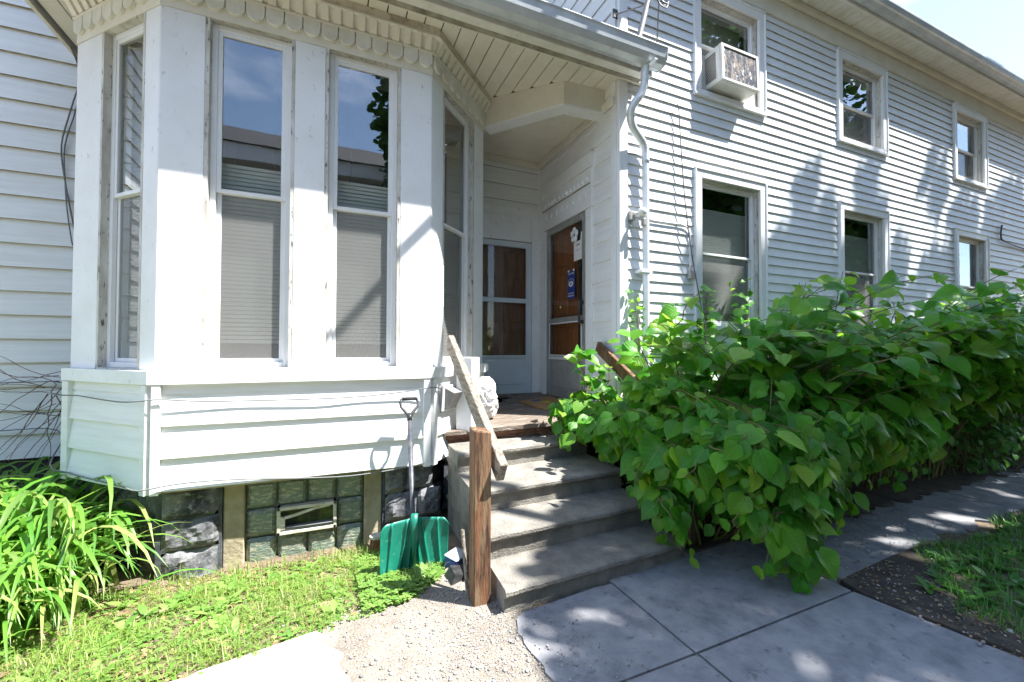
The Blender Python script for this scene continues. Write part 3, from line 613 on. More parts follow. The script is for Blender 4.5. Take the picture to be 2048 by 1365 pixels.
B().box(3.82, 4.94, .032, .042, 3.08, 3.092, FWD, .002).done('header_moulding', M['dirt_shade_board'], HOUSE)
for k in range(12):
    b = B(); u = 3.87+k*.088; b.hexa([(u, .032, 3.115), (u+.045, .032, 3.115), (u+.035, .05, 3.12), (u+.01, .05, 3.12), (u, .032, 3.17), (u+.045, .032, 3.17), (u+.03, .042, 3.165), (u+.015, .042, 3.165)], FWD).done('dentil', M['paint'], HOUSE)
for k in range(8):
    u = 3.89+k*.13; b = B(); b.hexa([(u+.02, .032, 2.95), (u+.045, .032, 2.95), (u+.04, .044, 2.955), (u+.025, .044, 2.955), (u, .032, 3.03), (u+.07, .032, 3.03), (u+.06, .038, 3.03), (u+.01, .038, 3.03)], FWD).done('scallop', M['paint'], HOUSE)
# thresholds
B().box(1.3, 2.58, -.05, .06, .635, .683, FWL, .006).done('threshold', M['deck'], HOUSE)
B().box(3.62, 5.03, -.02, .075, .63, .683, FWD, .006).done('threshold', M['deck'], HOUSE)
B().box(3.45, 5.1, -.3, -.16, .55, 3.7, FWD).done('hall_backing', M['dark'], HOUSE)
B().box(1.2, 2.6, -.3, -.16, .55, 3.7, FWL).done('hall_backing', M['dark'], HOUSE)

XF = None
# ---- porch floor
def edgeY(x): return 3.275-.10*(x-.81)
zfl = lambda x, y: .616+.043*(x-.81)+.055*(y-3.27)
for k in range(10):
    def yy(x, k): return (edgeY(x)-.03) if k == 0 else edgeY(x)*(1-min(1, k/3))+(3.27)*min(1, k/3)+.132*k
    x0a = max(.79, .70+(3.27+.132*k-3.15)); x0b = x0a; x1 = 2.318; j = random.uniform(-.002, .002); g_ = .005
    q = [(x0a, yy(x0a, k)), (x1, yy(x1, k)), (x1, yy(x1, k+1)-g_), (x0b, yy(x0b, k+1)-g_)]
    B().hexa([(x, y, zfl(x, y)-.03+j) for x, y in q]+[(x, y, zfl(x, y)+j) for x, y in q]).done('floor_board', M['deck'], HOUSE)
def rim(z0, z1, off, mt, x0=.80):
    sl_ = lambda x, z: z+.043*(x-.81) if z > .5 else z
    b = B(); n = 24; jit = [random.uniform(-.006, .006) for _ in range(n+1)]
    for k in range(n):
        xa, xb = x0+(2.31-x0)*k/n, x0+(2.31-x0)*(k+1)/n
        b.hexa([(xa, edgeY(xa)+off+jit[k], sl_(xa, z0)), (xb, edgeY(xb)+off+jit[k+1], sl_(xb, z0)), (xb, edgeY(xb)+off+.04, sl_(xb, z0)), (xa, edgeY(xa)+off+.04, sl_(xa, z0)), (xa, edgeY(xa)+off-jit[k], sl_(xa, z1)), (xb, edgeY(xb)+off-jit[k+1], sl_(xb, z1)), (xb, edgeY(xb)+off+.04, sl_(xb, z1)), (xa, edgeY(xa)+off+.04, sl_(xa, z1))])
    return b.done('rim_board', M[mt], HOUSE)
rim(.545, .581, .012, 'rot'); rim(.44, .543, .03, 'rot')
B().hexa([(.84, 3.32, 0), (2.31, 3.19, 0), (2.31, 4.5, 0), (1.9, 4.5, 0), (.84, 3.32, .53), (2.31, 3.19, .58), (2.31, 4.5, .62), (1.9, 4.5, .60)]).done('porch_base', M['mortar'], HOUSE)
# white newel stub at bay
pm = frame((1.02, 3.235, 0), (q_, q_), (q_, -q_))
B().box(-.07, .07, -.07, .07, .612, 1.205, frame((1.03, 3.30, 0), (q_, q_), (q_, -q_)), .004).done('newel', M['paint'], HOUSE)

# ---- foundation under the bay
def rock_block(m, u0, u1, z0, z1, n0, parent, amp=.03, seed=0, mt='rock'):
    b = B(); nu, nz_ = max(4, int((u1-u0)/.025)), max(4, int((z1-z0)/.025)); g = []
    for i in range(nz_+1):
        row = []
        for j in range(nu+1):
            s, t = j/nu, i/nz_; ed = min(1, min(s, 1-s)*(u1-u0)/.035)*min(1, min(t, 1-t)*(z1-z0)/.035)
            u, z = u0+(u1-u0)*s, z0+(z1-z0)*t
            v = noise.noise(Vector((u*9+seed, z*9, seed*1.7)))*.6+noise.noise(Vector((u*24+seed, z*24, seed)))*.35+abs(noise.noise(Vector((u*5, z*6+seed, 2))))*.5
            row.append(b.bm.verts.new(m @ Vector((u, n0-.02+ed*(.03+amp*v), z))))
        g.append(row)
    for i in range(nz_):
        for j in range(nu): b.bm.faces.new((g[i][j], g[i][j+1], g[i+1][j+1], g[i+1][j]))
    me = bpy.data.meshes.new('stone'); bmesh.ops.recalc_face_normals(b.bm, faces=b.bm.faces); b.bm.to_mesh(me); b.bm.free()
    return link('stone', me, M[mt], parent)
DN = -.10
B().box(0, .34, DN-.2, DN+.025, -.3, .42, FF).done('foundation', M['mortar'], HOUSE)
B().box(1.33, LFt, DN-.2, DN+.025, -.3, .42, FF).done('foundation', M['mortar'], HOUSE)
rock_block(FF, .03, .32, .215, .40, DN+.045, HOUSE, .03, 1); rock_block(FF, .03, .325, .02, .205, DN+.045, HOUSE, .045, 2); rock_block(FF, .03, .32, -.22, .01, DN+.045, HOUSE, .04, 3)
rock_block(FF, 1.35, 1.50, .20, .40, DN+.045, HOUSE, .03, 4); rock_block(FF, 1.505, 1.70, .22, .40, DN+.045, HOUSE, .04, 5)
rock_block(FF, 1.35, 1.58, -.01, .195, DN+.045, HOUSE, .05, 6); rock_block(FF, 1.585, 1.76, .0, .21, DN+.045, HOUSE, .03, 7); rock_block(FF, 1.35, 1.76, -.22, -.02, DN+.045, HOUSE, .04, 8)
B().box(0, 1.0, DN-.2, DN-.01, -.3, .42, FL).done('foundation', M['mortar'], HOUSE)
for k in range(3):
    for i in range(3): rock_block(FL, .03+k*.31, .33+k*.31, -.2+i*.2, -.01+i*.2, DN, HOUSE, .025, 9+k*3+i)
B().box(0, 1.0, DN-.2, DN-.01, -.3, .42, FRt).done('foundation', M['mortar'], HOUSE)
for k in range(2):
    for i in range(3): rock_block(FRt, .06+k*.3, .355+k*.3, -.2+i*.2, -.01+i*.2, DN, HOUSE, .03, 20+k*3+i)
# cement jambs + glass blocks
B().box(.342, .46, DN-.15, DN+.005, -.25, .41, FF, .006).done('cement_jamb', M['jamb'], HOUSE)
B().box(1.205, 1.328, DN-.15, DN+.005, -.25, .41, FF, .006).done('cement_jamb', M['jamb'], HOUSE)
B().box(.46, 1.205, DN-.15, DN+.003, .385, .415, FF, .004).done('cement_lintel', M['jamb'], HOUSE)
B().box(.46, 1.205, DN-.15, DN-.055, -.25, .39, FF).done('mortar_bed', M['grout'], HOUSE)
bw = .186
for i in range(3):
    for j in range(4):
        if i == 1 and j in (1, 2): continue
        u0 = .462+j*bw; z1 = .385-i*.19
        B().box(u0+.006, u0+bw-.006, DN-.06, DN-.02, z1-.184, z1-.006, FF, .014).box(u0+.022, u0+bw-.022, DN-.03, DN-.012, z1-.166, z1-.024, FF, .01).done('glass_block', M['gblock'], HOUSE)
vb = B(); u0, u1_, z0, z1 = .462+bw, .462+3*bw, .010, .195
vb.box(u0, u1_, DN-.05, DN+.02, z1-.022, z1, FF, .003).box(u0, u1_, DN-.05, DN+.02, z0, z0+.022, FF, .003).box(u0, u0+.022, DN-.05, DN+.02, z0, z1, FF, .003).box(u1_-.022, u1_, DN-.05, DN+.02, z0, z1, FF, .003)
vf = vb.done('basement_vent', M['vent'], HOUSE)
B().box(u0+.02, u1_-.02, DN-.05, DN-.045, z0+.02, z1-.02, FF).done('pane', M['moss'], vf)
B().box(u0+.022, u1_-.022, DN-.04, DN+.015, z0+.022, z0+.045, FF, .003).done('sill', M['cable_grey'], vf)
B().hexa([(u0+.02, DN-.01, z0+.035), (u0+.05, DN-.01, z0+.035), (u0+.05, DN+.018, z0+.035), (u0+.02, DN+.018, z0+.035), (u0+.02, DN-.01, z0+.125), (u0+.05, DN-.01, z0+.11), (u0+.05, DN+.018, z0+.11), (u0+.02, DN+.018, z0+.125)], FF).done('broken_strip', M['vent'], vf)
b = B(); pts = [(u0+.04, z0+.10), (u0+.12, z0+.115), (u0+.22, z0+.14), (u0+.33, z0+.155)]
for k in range(3):
    (ua, za), (ub, zb) = pts[k], pts[k+1]; b.hexa([(ua, DN-.005, za), (ub, DN-.005, zb), (ub, DN+.012, zb), (ua, DN+.012, za), (ua, DN-.005, za+.017), (ub, DN-.005, zb+.017), (ub, DN+.012, zb+.017), (ua, DN+.012, za+.017)], FF)
b.done('broken_strip', M['vent'], vf)
# L wall base and wing base
wallbox('foundation', -9, -1.3, 5.09, 5.105, -.2, .31, M['mortar']); wallbox('foundation', 2.6, 15.5, 3.383, 3.391, -.2, .29, M['mortar'])

# ------------------------------------------------------------------ concrete steps
ST = thing('concrete_steps', 'weathered four tread concrete steps climbing to the porch', 'steps', (1.44, 2.5, 0))
tz = [.111, .252, .394, .533]; ny = [1.875, 2.16, 2.46, 2.86]
def lx(y): return .781+.046*(y-1.875)
XR = 1.98
for k in range(4):
    z1 = tz[k]; z0 = -.08 if k == 0 else tz[k-1]-.01
    y0 = ny[k]; y1 = 3.20
    sl = .05 if k != 3 else .10
    def P(x, y, z): return Vector((x, y+sl*(x-.8), z))
    # nosed tread profile swept across
    prof = [(y0+.028, z0), (y0+.028, z1-.050), (y0+.008, z1-.040), (y0, z1-.028), (y0, z1-.010), (y0+.008, z1-.002), (y0+.02, z1), (y1, z1), (y1, z0)]
    b = B(); n = len(prof); ring = []
    NX = 26
    for i in range(NX+1):
        row = []
        for (yy, zz) in prof:
            xl = lx(yy); x = xl+(XR-xl)*i/NX
            jj = noise.noise(Vector((x*14, yy*9, zz*30+k)))*.004
            row.append(b.bm.verts.new(P(x, yy+(jj if yy < y0+.03 else 0), zz+(jj*.4 if zz > z0+.01 else 0))))
        ring.append(row)
    for i in range(NX):
        for t in range(n): b.bm.faces.new((ring[i][t], ring[i][(t+1) % n], ring[i+1][(t+1) % n], ring[i+1][t]))
    b.bm.faces.new(list(reversed(ring[0]))); b.bm.faces.new(ring[-1])
    b.done('tread', M['concrete'], ST)
# shallow panel bands moulded on the left flank
for k, (ya_, yb_, za_, zb_) in enumerate(((2.93, 3.24, .40, .43), (2.50, 3.24, .255, .275), (2.22, 3.24, .115, .13))):
    B().hexa([(lx(ya_)-.006, ya_, za_), (lx(ya_)+.02, ya_, za_), (lx(yb_)+.02, yb_, za_), (lx(yb_)-.006, yb_, za_), (lx(ya_)-.006, ya_, zb_), (lx(ya_)+.02, ya_, zb_), (lx(yb_)+.02, yb_, zb_), (lx(yb_)-.006, yb_, zb_)]).done('moulded_band', M['concrete'], ST)

# ------------------------------------------------------------------ handrails
def wood_box(name, p, q, a, b_, side, mt, parent, jit=0):
    """board from p to q: a = half width along side, b_ = half height"""
    p, q = Vector(p), Vector(q); d = (q-p).normalized(); s = Vector(side); s = (s-d*s.dot(d)).normalized(); t = d.cross(s)
    m = Matrix(((d.x, s.x, t.x, p.x), (d.y, s.y, t.y, p.y), (d.z, s.z, t.z, p.z), (0, 0, 0, 1)))
    return B().box(0, (q-p).length, -a, a, -b_, b_, m, .004).done(name, mt, parent)
HR = thing('handrail', 'sagging weathered wooden handrail on a brown square post left of the steps', 'handrail', (.71, 2.06, 0))
b = B(); b.box(.662, .752, 2.005, 2.095, -.06, .862, bev=.005)
for v in b.bm.verts:
    if v.co.z > .8: v.co.z += (v.co.x-.7)*-.15+(v.co.y-2.05)*.1
b.done('post', M['post'], HR)
wood_box('rail', (.833, 3.13, 1.33), (.795, 1.965, .65), .022, .055, (1, 0, 0), M['weathered'], HR)
HR2 = thing('handrail', 'brown wooden handrail half buried in the leafy bush right of the steps', 'handrail', (2.2, 2.2, 0))
wood_box('rail', (2.26, 3.24, 1.30), (2.18, 2.05, .66), .02, .05, (1, 0, 0), M['post'], HR2)
B().box(2.14, 2.23, 2.05, 2.14, -.05, .80, bev=.005).done('post', M['post'], HR2)

# ------------------------------------------------------------------ shovel
SH = thing('snow_shovel', 'green snow shovel with dark shaft and black grip leaning on the bay', 'snow shovel', (.46, 2.52, -.07))
top = Vector((.505, 2.99, .885)); bot = Vector((.475, 2.66, .24)); ax = (top-bot).normalized()
B().tube([bot-ax*.10, bot, top-ax*.085], .0155, 12).done('shaft', M['shaft'], SH, True)
# blade: curved sheet with thickness
ud = Vector((1, -.04, 0)).normalized(); vd = Vector((.02, .18, 1)).normalized(); nd = ud.cross(vd).normalized()
if nd.y > 0: nd = -nd
bo = Vector((.462, 2.515, -.115)); W2, Hh = .200, .365
def blade(nu=110, nv=20):
    pts = {}
    for i in range(nv+1):
        for j in range(nu+1):
            s, t = j/nu*2-1, i/nv
            wv = W2*(1-.03*(1-t)) 
            dish = -.045*(1-(abs(s))**2.2)*(.6+.4*t) + .0
            curl = .05*(t**2)      # top curls back toward viewer a bit
            rib = 0
            for c0, c1 in ((-.84, -.66), (-.55, -.22), (-.26, -.04), (.26, .04), (.55, .22), (.84, .66)):
                cc = c1+(c0-c1)*(1-t)**1.4
                rib += .016*math.exp(-((s-cc)/.026)**2)*(1 if t < .96 else 0)
            tc_ = t-(.10*max(0, (abs(s)-.80)/.20)**2.2+.05*abs(s))*t**3
            p = bo+ud*(s*wv)+vd*(tc_*Hh*1.04)+nd*(-dish*-1*0 + .02 - .045*(1-abs(s)**2.4)*.8 + curl + rib)
            pts[i, j] = p
    return pts
pts = blade(); b = B(); nu, nv = 110, 20; A1 = {}; A2 = {}
for k_, p in pts.items(): A1[k_] = b.bm.verts.new(p); A2[k_] = b.bm.verts.new(p-nd*.004)
for i in range(nv):
    for j in range(nu):
        b.bm.faces.new((A1[i, j], A1[i, j+1], A1[i+1, j+1], A1[i+1, j])); b.bm.faces.new((A2[i, j], A2[i+1, j], A2[i+1, j+1], A2[i, j+1]))
for j in range(nu): b.bm.faces.new((A1[0, j], A2[0, j], A2[0, j+1], A1[0, j+1])); b.bm.faces.new((A1[nv, j], A1[nv, j+1], A2[nv, j+1], A2[nv, j]))
for i in range(nv): b.bm.faces.new((A1[i, 0], A1[i+1, 0], A2[i+1, 0], A2[i, 0])); b.bm.faces.new((A1[i, nu], A2[i, nu], A2[i+1, nu], A1[i+1, nu]))
b.done('blade', M['green'], SH, True)
b = B(); b.tube([bo+vd*Hh*1.10+nd*.035, bo+vd*Hh*.98+nd*.035, bo+vd*.30+nd*.022, bo+vd*.20+nd*.004, bo+vd*.08-nd*.01], [.021, .03, .028, .018, .008], 10); b.done('socket', M['green'], SH, True)
wood_box('wear_strip', bo+ud*-.02+vd*.005+nd*-.02, bo+ud*.2+vd*.005+nd*.01, .004, .013, nd, M['rust'], SH)
# D grip
gt = top; s_ = Vector((1, -.05, 0)).normalized()
b = B(); yk = top-ax*.09
for sg in (-1, 1): b.tube([yk-ax*.02, yk+ax*.015+s_*sg*.012, yk+ax*.07+s_*sg*.056, yk+ax*.105+s_*sg*.062, yk+ax*.128+s_*sg*.05], [.016, .012, .009, .009, .011], 8)
b.tube([yk-ax*.03, yk+ax*.02], .019, 10); b.done('grip_yoke', M['black'], SH, True)
b = B()
for k in range(13):
    c = yk+ax*.13+s_*(-.048+k*.008); b.tube([c, c+s_*.005], .0125, 10)
b.tube([yk+ax*.13-s_*.05, yk+ax*.13+s_*.052], .0105, 10); b.done('grip', M['black'], SH, True)

# ------------------------------------------------------------------ small things on the ground
o = thing('tin_box', 'small dented tin with a pale rounded lid beside the wooden post', 'tin', (.70, 2.5, -.05))
mt_ = Matrix.Translation((.70, 2.46, .035)) @ Matrix.Rotation(R(35), 4, 'Z') @ Matrix.Rotation(R(9), 4, 'X')
B().box(-.055, .055, -.045, .045, -.085, 0, mt_, .012).done('body', M['tinblue'], o); B().box(-.06, .06, -.05, .05, .001, .014, mt_, .006).done('lid', M['tin'], o)
mt2 = Matrix.Translation((.665, 2.30, -.03)) @ Matrix.Rotation(R(15), 4, 'Z') @ Matrix.Rotation(R(20), 4, 'Y')
b = B(); b.hexa([(-.09, -.06, -.05), (.09, -.05, -.05), (.10, .06, -.04), (-.07, .07, -.05), (-.06, -.04, .045), (.07, -.03, .06), (.09, .05, .075), (-.04, .06, .06)], mt2)
tag(b.done('plastic_scrap', M['black'], None), 'torn black plastic tub scrap on the gravel between shovel and post', 'plastic scrap')
o = thing('rusted_can', 'rusty standing can stub with a pale rim against the basement window wall', 'can', (.30, 3.02, -.13))
B().tube([(.30, 3.05, -.16), (.30, 3.05, -.03)], .042, 14).done('body', M['rust'], o, False); B().tube([(.30, 3.05, -.03), (.30, 3.05, -.015)], .047, 14).done('rim', M['vent'], o)
wood_box('wood_stake', (.668, 2.12, -.03), (.66, 2.20, .30), .008, .012, (1, 0, 0), M['weathered'], None)
tag(bpy.data.objects['wood_stake'], 'thin grey wooden stake leaning behind the brown post', 'stake')
b = B(); b.sphere((2.72, 1.60, .015), .04, (1.0, .9, .8), 2)
for v in b.bm.verts: v.co += Vector((0, 0, 1))*noise.noise(v.co*30)*.01
tag(b.done('dark_stone', M['black'], None), 'single dark lump lying on the shaded path beside the bush', 'stone')

# bag on porch
BG = thing('rubbish_sack', 'crumpled white plastic sack slumped on the porch by the bay', 'sack', (1.24, 3.52, .65))
b = B(); b.sphere((1.25, 3.53, .83), .135, (.92, .85, 1.45), 5)
for v in b.bm.verts:
    n = v.co-Vector((1.25, 3.53, .83)); a = noise.noise(v.co*9)*.035-abs(noise.noise(v.co*20))*.045-abs(noise.noise(v.co*45))*.016+.01
    v.co += n.normalized()*a
    if v.co.z < .656: v.co.z = .656+(v.co.z-.656)*.03
    if v.co.z > .98: v.co.x += (v.co.z-.98)*-.2
b.done('body', M['bag'], BG)
B().tube([(1.21, 3.52, 1.01), (1.20, 3.52, 1.03), (1.18, 3.53, 1.06), (1.14, 3.54, 1.04)], .006, 6).done('drawstring', M['black'], BG)

# doormat
DM = thing('doormat', 'tan coir doormat with small coloured motifs lying on the porch', 'doormat', (2.0, 3.9, .62))
mz = .621
b = B(); pm4 = [(1.80, 3.95), (1.74, 3.36), (2.13, 3.42), (2.33, 4.28)]
pm4 = [(1.83, 4.06), (1.90, 3.60), (2.285, 3.625), (2.288, 4.21)]
b.hexa([(x, y, zfl(x, y)+.002) for x, y in pm4]+[(x, y, zfl(x, y)+.016) for x, y in pm4]); b.done('mat', M['mat'], DM)
for (x, y, c) in ((2.02, 4.02, 'matblue'), (2.08, 3.90, 'yellow'), (2.13, 3.77, 'matgreen')):
    b = B(); pr = [(x+.055*math.cos(a)*(1+.25*math.sin(3*a)), y+.04*math.sin(a)) for a in np.linspace(0, 2*math.pi, 15)[:-1]]
    b.prism(pr, lambda v: Vector((v[0], v[1], v[2]+zfl(v[0], v[1]))), .016, .019); b.done('motif', M[c], DM)

# hood box on the angled skirt
HB = thing('vent_hood', 'small grey slanted metal hood fixed on the white skirt beside the newel', 'vent hood', tuple(FRt @ Vector((.2, .03, .89))))
B().box(.09, .36, .036, .046, .79, .985, FRt, .002).done('back_plate', M['paint'], HB)
B().hexa([(.14, .046, .80), (.31, .046, .80), (.31, .062, .80), (.14, .062, .80), (.14, .046, .968), (.31, .046, .968), (.31, .13, .93), (.14, .13, .93)], FRt).done('hood', M['hood'], HB)

# ------------------------------------------------------------------ notices on the door glass
XF = WG
PO = thing('poster', 'narrow dark blue poster with a white eye taped to the door glass', 'poster', tuple(FWD @ Vector((4.27, .006, 2.0))))
B().box(4.185, 4.345, .0045, .006, 1.87, 2.20, FWD).done('sheet', M['blue'], PO)
b = B(); eye = [(4.265-.052*math.cos(a), 2.045+.034*math.sin(a)*(1 if abs(math.cos(a)) < .99 else 0)) for a in np.linspace(0, 2*math.pi, 21)[:-1]]
b.prism(eye, lambda v: FWD @ Vector((v[0], v[2], v[1])), .0062, .0068).done('eye', M['paper'], PO)
b = B()
def ring(b, c, r0, r1, n0, n1, n=18):
    a = np.linspace(0, 2*math.pi, n+1)[:-1]
    v = [[b.bm.verts.new(FWD @ Vector((c[0]+r*math.cos(t), nn, c[1]+r*math.sin(t)))) for t in a] for r in (r0, r1) for nn in (n0, n1)]
    for k in range(n):
        k2 = (k+1) % n
        for p, q in ((0, 1), (1, 3), (3, 2), (2, 0)): b.bm.faces.new((v[p][k], v[p][k2], v[q][k2], v[q][k]))
ring(b, (4.265, 2.045), .011, .019, .007, .0074); ring(b, (4.265, 2.045), .001, .006, .007, .0074); b.done('iris', M['blue'], PO)
b = B()
rg = random.Random(3)
def scribble(b, u0, u1, z, h, n0=.0062):
    u = u0
    while u < u1-.008:
        ww = rg.uniform(.006, .012)
        b.box(u, u+.0025, n0, n0+.0004, z, z+h, FWD); 
        if rg.random() < .7: b.box(u, u+ww*.7, n0, n0+.0005, z+(h*.8 if rg.random() < .5 else h*.4), z+h*(1. if rg.random() < .5 else .6), FWD)
        u += ww
scribble(b, 4.20, 4.33, 2.155, .022); scribble(b, 4.20, 4.335, 1.925, .016); scribble(b, 4.20, 4.335, 1.895, .016)
for k in range(9):
    a = R(20+k*17.5); b.box(-.0035, .0035, .0062, .0068, -.006, .006, FWD @ Matrix.Translation((4.265+.066*math.cos(a), 0, 2.055+.052*math.sin(a))))
b.done('lettering', M['paper'], PO)
B().box(4.30, 4.335, .007, .008, 2.19, 2.215, FWD).box(4.19, 4.22, .007, .008, 2.19, 2.215, FWD).done('tape', M['paper'], PO)
TG = thing('door_hanger', 'white paper notice hanging from a pale bow high on the door glass', 'notice', tuple(FWD @ Vector((4.10, .006, 2.4))))
B().box(4.03, 4.20, .006, .0075, 2.30, 2.52, FWD).hexa([(4.03, .006, 2.52), (4.06, .006, 2.52), (4.06, .0075, 2.52), (4.03, .0075, 2.52), (4.025, .006, 2.61), (4.045, .006, 2.61), (4.045, .0075, 2.61), (4.025, .0075, 2.61)], FWD).done('sheet', M['paper'], TG)
b = B(); scribble(b, 4.07, 4.17, 2.465, .022, .0077); scribble(b, 4.06, 4.18, 2.42, .006, .0077); scribble(b, 4.09, 4.15, 2.41, .005, .0077); b.done('lettering', M['ink'], TG)
b = B()
for k in range(5):
    a = R(72*k+20); c = FWD @ Vector((4.17+.05*math.cos(a), .02, 2.60+.055*math.sin(a))); b.sphere(c, .036, (.45, .9, 1.1), 2)
b.done('bow', M['bag'], TG, True)

# ------------------------------------------------------------------ AC unit
AC = thing('air_conditioner', 'white window air conditioner with corroded rear fins in the first upper window', 'air conditioner', (4.2, 3.3, 4.2))
tilt = Matrix.Translation((4.10, 3.20, 4.175)) @ Matrix.Rotation(R(-2), 4, 'X') @ Matrix.Diagonal((1.14, 1.1, 1.08, 1))
b = B(); b.box(-.255, .255, .0, .42, 0, .375, tilt, .008); b.done('body', M['acbody'], AC)
b = B(); b.box(-.225, .225, -.012, -.002, .03, .345, tilt, .012); b.done('fin_coil', M['acfins'], AC)
b = B(); b.box(-.255, -.222, -.02, -.001, 0, .375, tilt, .003).box(.222, .255, -.02, -.001, 0, .375, tilt, .003).box(-.222, .222, -.02, -.001, .345, .375, tilt, .003).box(-.222, .222, -.02, -.001, 0, .028, tilt, .003); b.done('rear_frame', M['acbody'], AC)
b = B()
for k in range(18):
    z_ = .05+k*.0155
    b.box(-.2575, -.2552, .05, .18, z_, z_+.008, tilt); b.box(-.2575, -.2552, .20, .34, z_, z_+.008, tilt)
b.done('side_louvres', M['black'], AC)
B().box(-.45, -.26, .17, .18, .0, .36, tilt).box(.26, .46, .17, .18, 0, .36, tilt).done('side_panel', M['curtain'], AC)

# ------------------------------------------------------------------ downspout, mast, flood light, cables
XF = None
DS = thing('downspout', 'round galvanised downspout bending from the porch gutter down the wing wall', 'downspout', (2.94, 3.33, .2))
p = [(2.405, 2.76, 3.665), (2.40, 2.765, 3.606), (2.402, 2.77, 3.528), (2.392, 2.79, 3.452), (2.356, 2.81, 3.39), (2.328, 2.84, 3.335), (2.338, 2.87, 3.267), (2.387, 2.90, 3.205), (2.467, 2.93, 3.165), (2.545, 2.955, 3.12), (2.578, 2.965, 3.05), (2.58, 2.965, 2.95)]
def smooth_pts(p, n=4):
    out_ = []
    for i in range(len(p)-1):
        p0, p1, p2, p3 = [Vector(p[max(0, min(len(p)-1, i+d))]) for d in (-1, 0, 1, 2)]
        for k in range(n):
            t = k/n; out_.append(.5*((2*p1)+(-p0+p2)*t+(2*p0-5*p1+4*p2-p3)*t*t+(-p0+3*p1-3*p2+p3)*t**3))
    out_.append(Vector(p[-1])); return out_
B().tube(smooth_pts(p, 3), .034, 16).done('elbow', M['pipe'], DS, True)
b = B(); b.tube([(2.58, 2.965, 2.98), (2.583, 2.965, .05)], .031, 10)
b.done('pipe', M['pipe'], DS)
b = B()
for pt in smooth_pts(p, 3)[17:30]: b.sphere(pt, .0365, (1, 1, .18), 2)
b.done('crimp_ring', M['pipe'], DS, True)
B().box(2.50, 2.63, 2.93, 3.015, 1.955, 1.985, bev=.002).done('bracket', M['pipe'], DS)
XF = WG
MS = thing('service_mast', 'slanting grey conduit mast braced to the wing wall above the porch gutter', 'service mast', (2.62, 3.2, 4.1))
B().tube([(2.57, 3.12, 3.95), (2.62, 3.12, 4.15), (2.78, 3.12, 4.72), (2.90, 3.12, 5.2)], .027, 12).done('conduit', M['mast'], MS, True)
B().tube([(2.585, 3.12, 4.05), (2.60, 3.12, 4.07)], .034, 12).done('collar', M['black'], MS)
for a, c in (((2.55, 3.372, 4.60), (2.73, 3.14, 4.58)), ((3.06, 3.35, 4.36), (2.93, 3.16, 4.80))): 
    B().tube([a, c], .008, 6).done('brace', M['mast'], MS)
    B().box(a[0]-.03, a[0]+.03, 3.352, 3.368, a[2]-.045, a[2]+.045, bev=.004).done('brace_foot', M['black'], MS)
b = B()
for k, rr in enumerate((.07, .085, .062)):
    c = Vector((2.87+k*.012, 3.06-.01*k, 4.66)); b.tube([c+Vector((rr*.8*math.cos(t), .01*math.sin(3*t), -rr*math.sin(t)*1.5)) for t in np.linspace(-.9, math.pi+.9, 22)], .006, 6)
b.tube([(2.90, 3.06, 5.2), (2.9, 3.06, 4.9), (2.93, 3.06, 4.72)], .007, 6)
tag(b.done('coiled_cable', M['cable']), 'loop of black service cable hanging beside the slanting mast', 'cable')
FLD = thing('flood_light', 'white twin security flood light on the wing wall beside the corner board', 'flood light', (2.74, 3.36, 2.58))
B().box(2.70, 2.77, 3.325, 3.370, 2.56, 2.65, bev=.004).done('mounting_box', M['alu'], FLD)
b = B(); b.tube([(2.75, 3.33, 2.62), (2.78, 3.29, 2.625)], .016, 8); b.sphere((2.795, 3.26, 2.63), .043, (1, 1, .95), 3); b.done('lamp', M['lampwhite'], FLD, True)
b = B(); b.tube([(2.80, 3.29, 2.60), (2.815, 3.27, 2.57)], .012, 8); b.box(2.795, 2.835, 3.24, 3.285, 2.49, 2.565, bev=.006); b.done('sensor', M['alu'], FLD)
CD = thing('conduit', 'thin white conduit running from the downspout to a small box by the window', 'conduit', (3.5, 3.36, 2.1))
B().tube(smooth_pts([(2.99, 3.36, 2.60), (3.2, 3.36, 2.60), (3.42, 3.36, 2.60), (3.50, 3.36, 2.56), (3.525, 3.36, 2.46), (3.525, 3.36, 2.12)], 4), .009, 8).done('pipe', M['trim'], CD, True)
B().box(3.49, 3.56, 3.325, 3.368, 2.03, 2.12, bev=.004).done('box', M['alu'], CD)
pts_ = smooth_pts([(3.33, 3.34, 3.87), (3.35, 3.335, 3.80), (3.365, 3.33, 3.5), (3.385, 3.325, 3.2), (3.42, 3.32, 2.8), (3.50, 3.315, 2.3), (3.60, 3.30, 1.8), (3.66, 3.29, 1.5), (3.68, 3.3, 1.2)], 4)
XF = WG
tag(B().tube(pts_, .0065, 6).done('wall_cable', M['cable'], None, True), 'thin black cable dangling down the wing wall past the first window', 'cable')
tag(B().tube(smooth_pts([(10.9, 3.355, 3.5), (10.85, 3.355, 3.3), (10.95, 3.35, 3.22), (11.6, 3.35, 3.17), (13, 3.35, 3.1)], 4), .012, 6).done('wall_cable', M['cable'], None, True), 'short black cable looping on the far end of the wing wall', 'cable')
XF = None
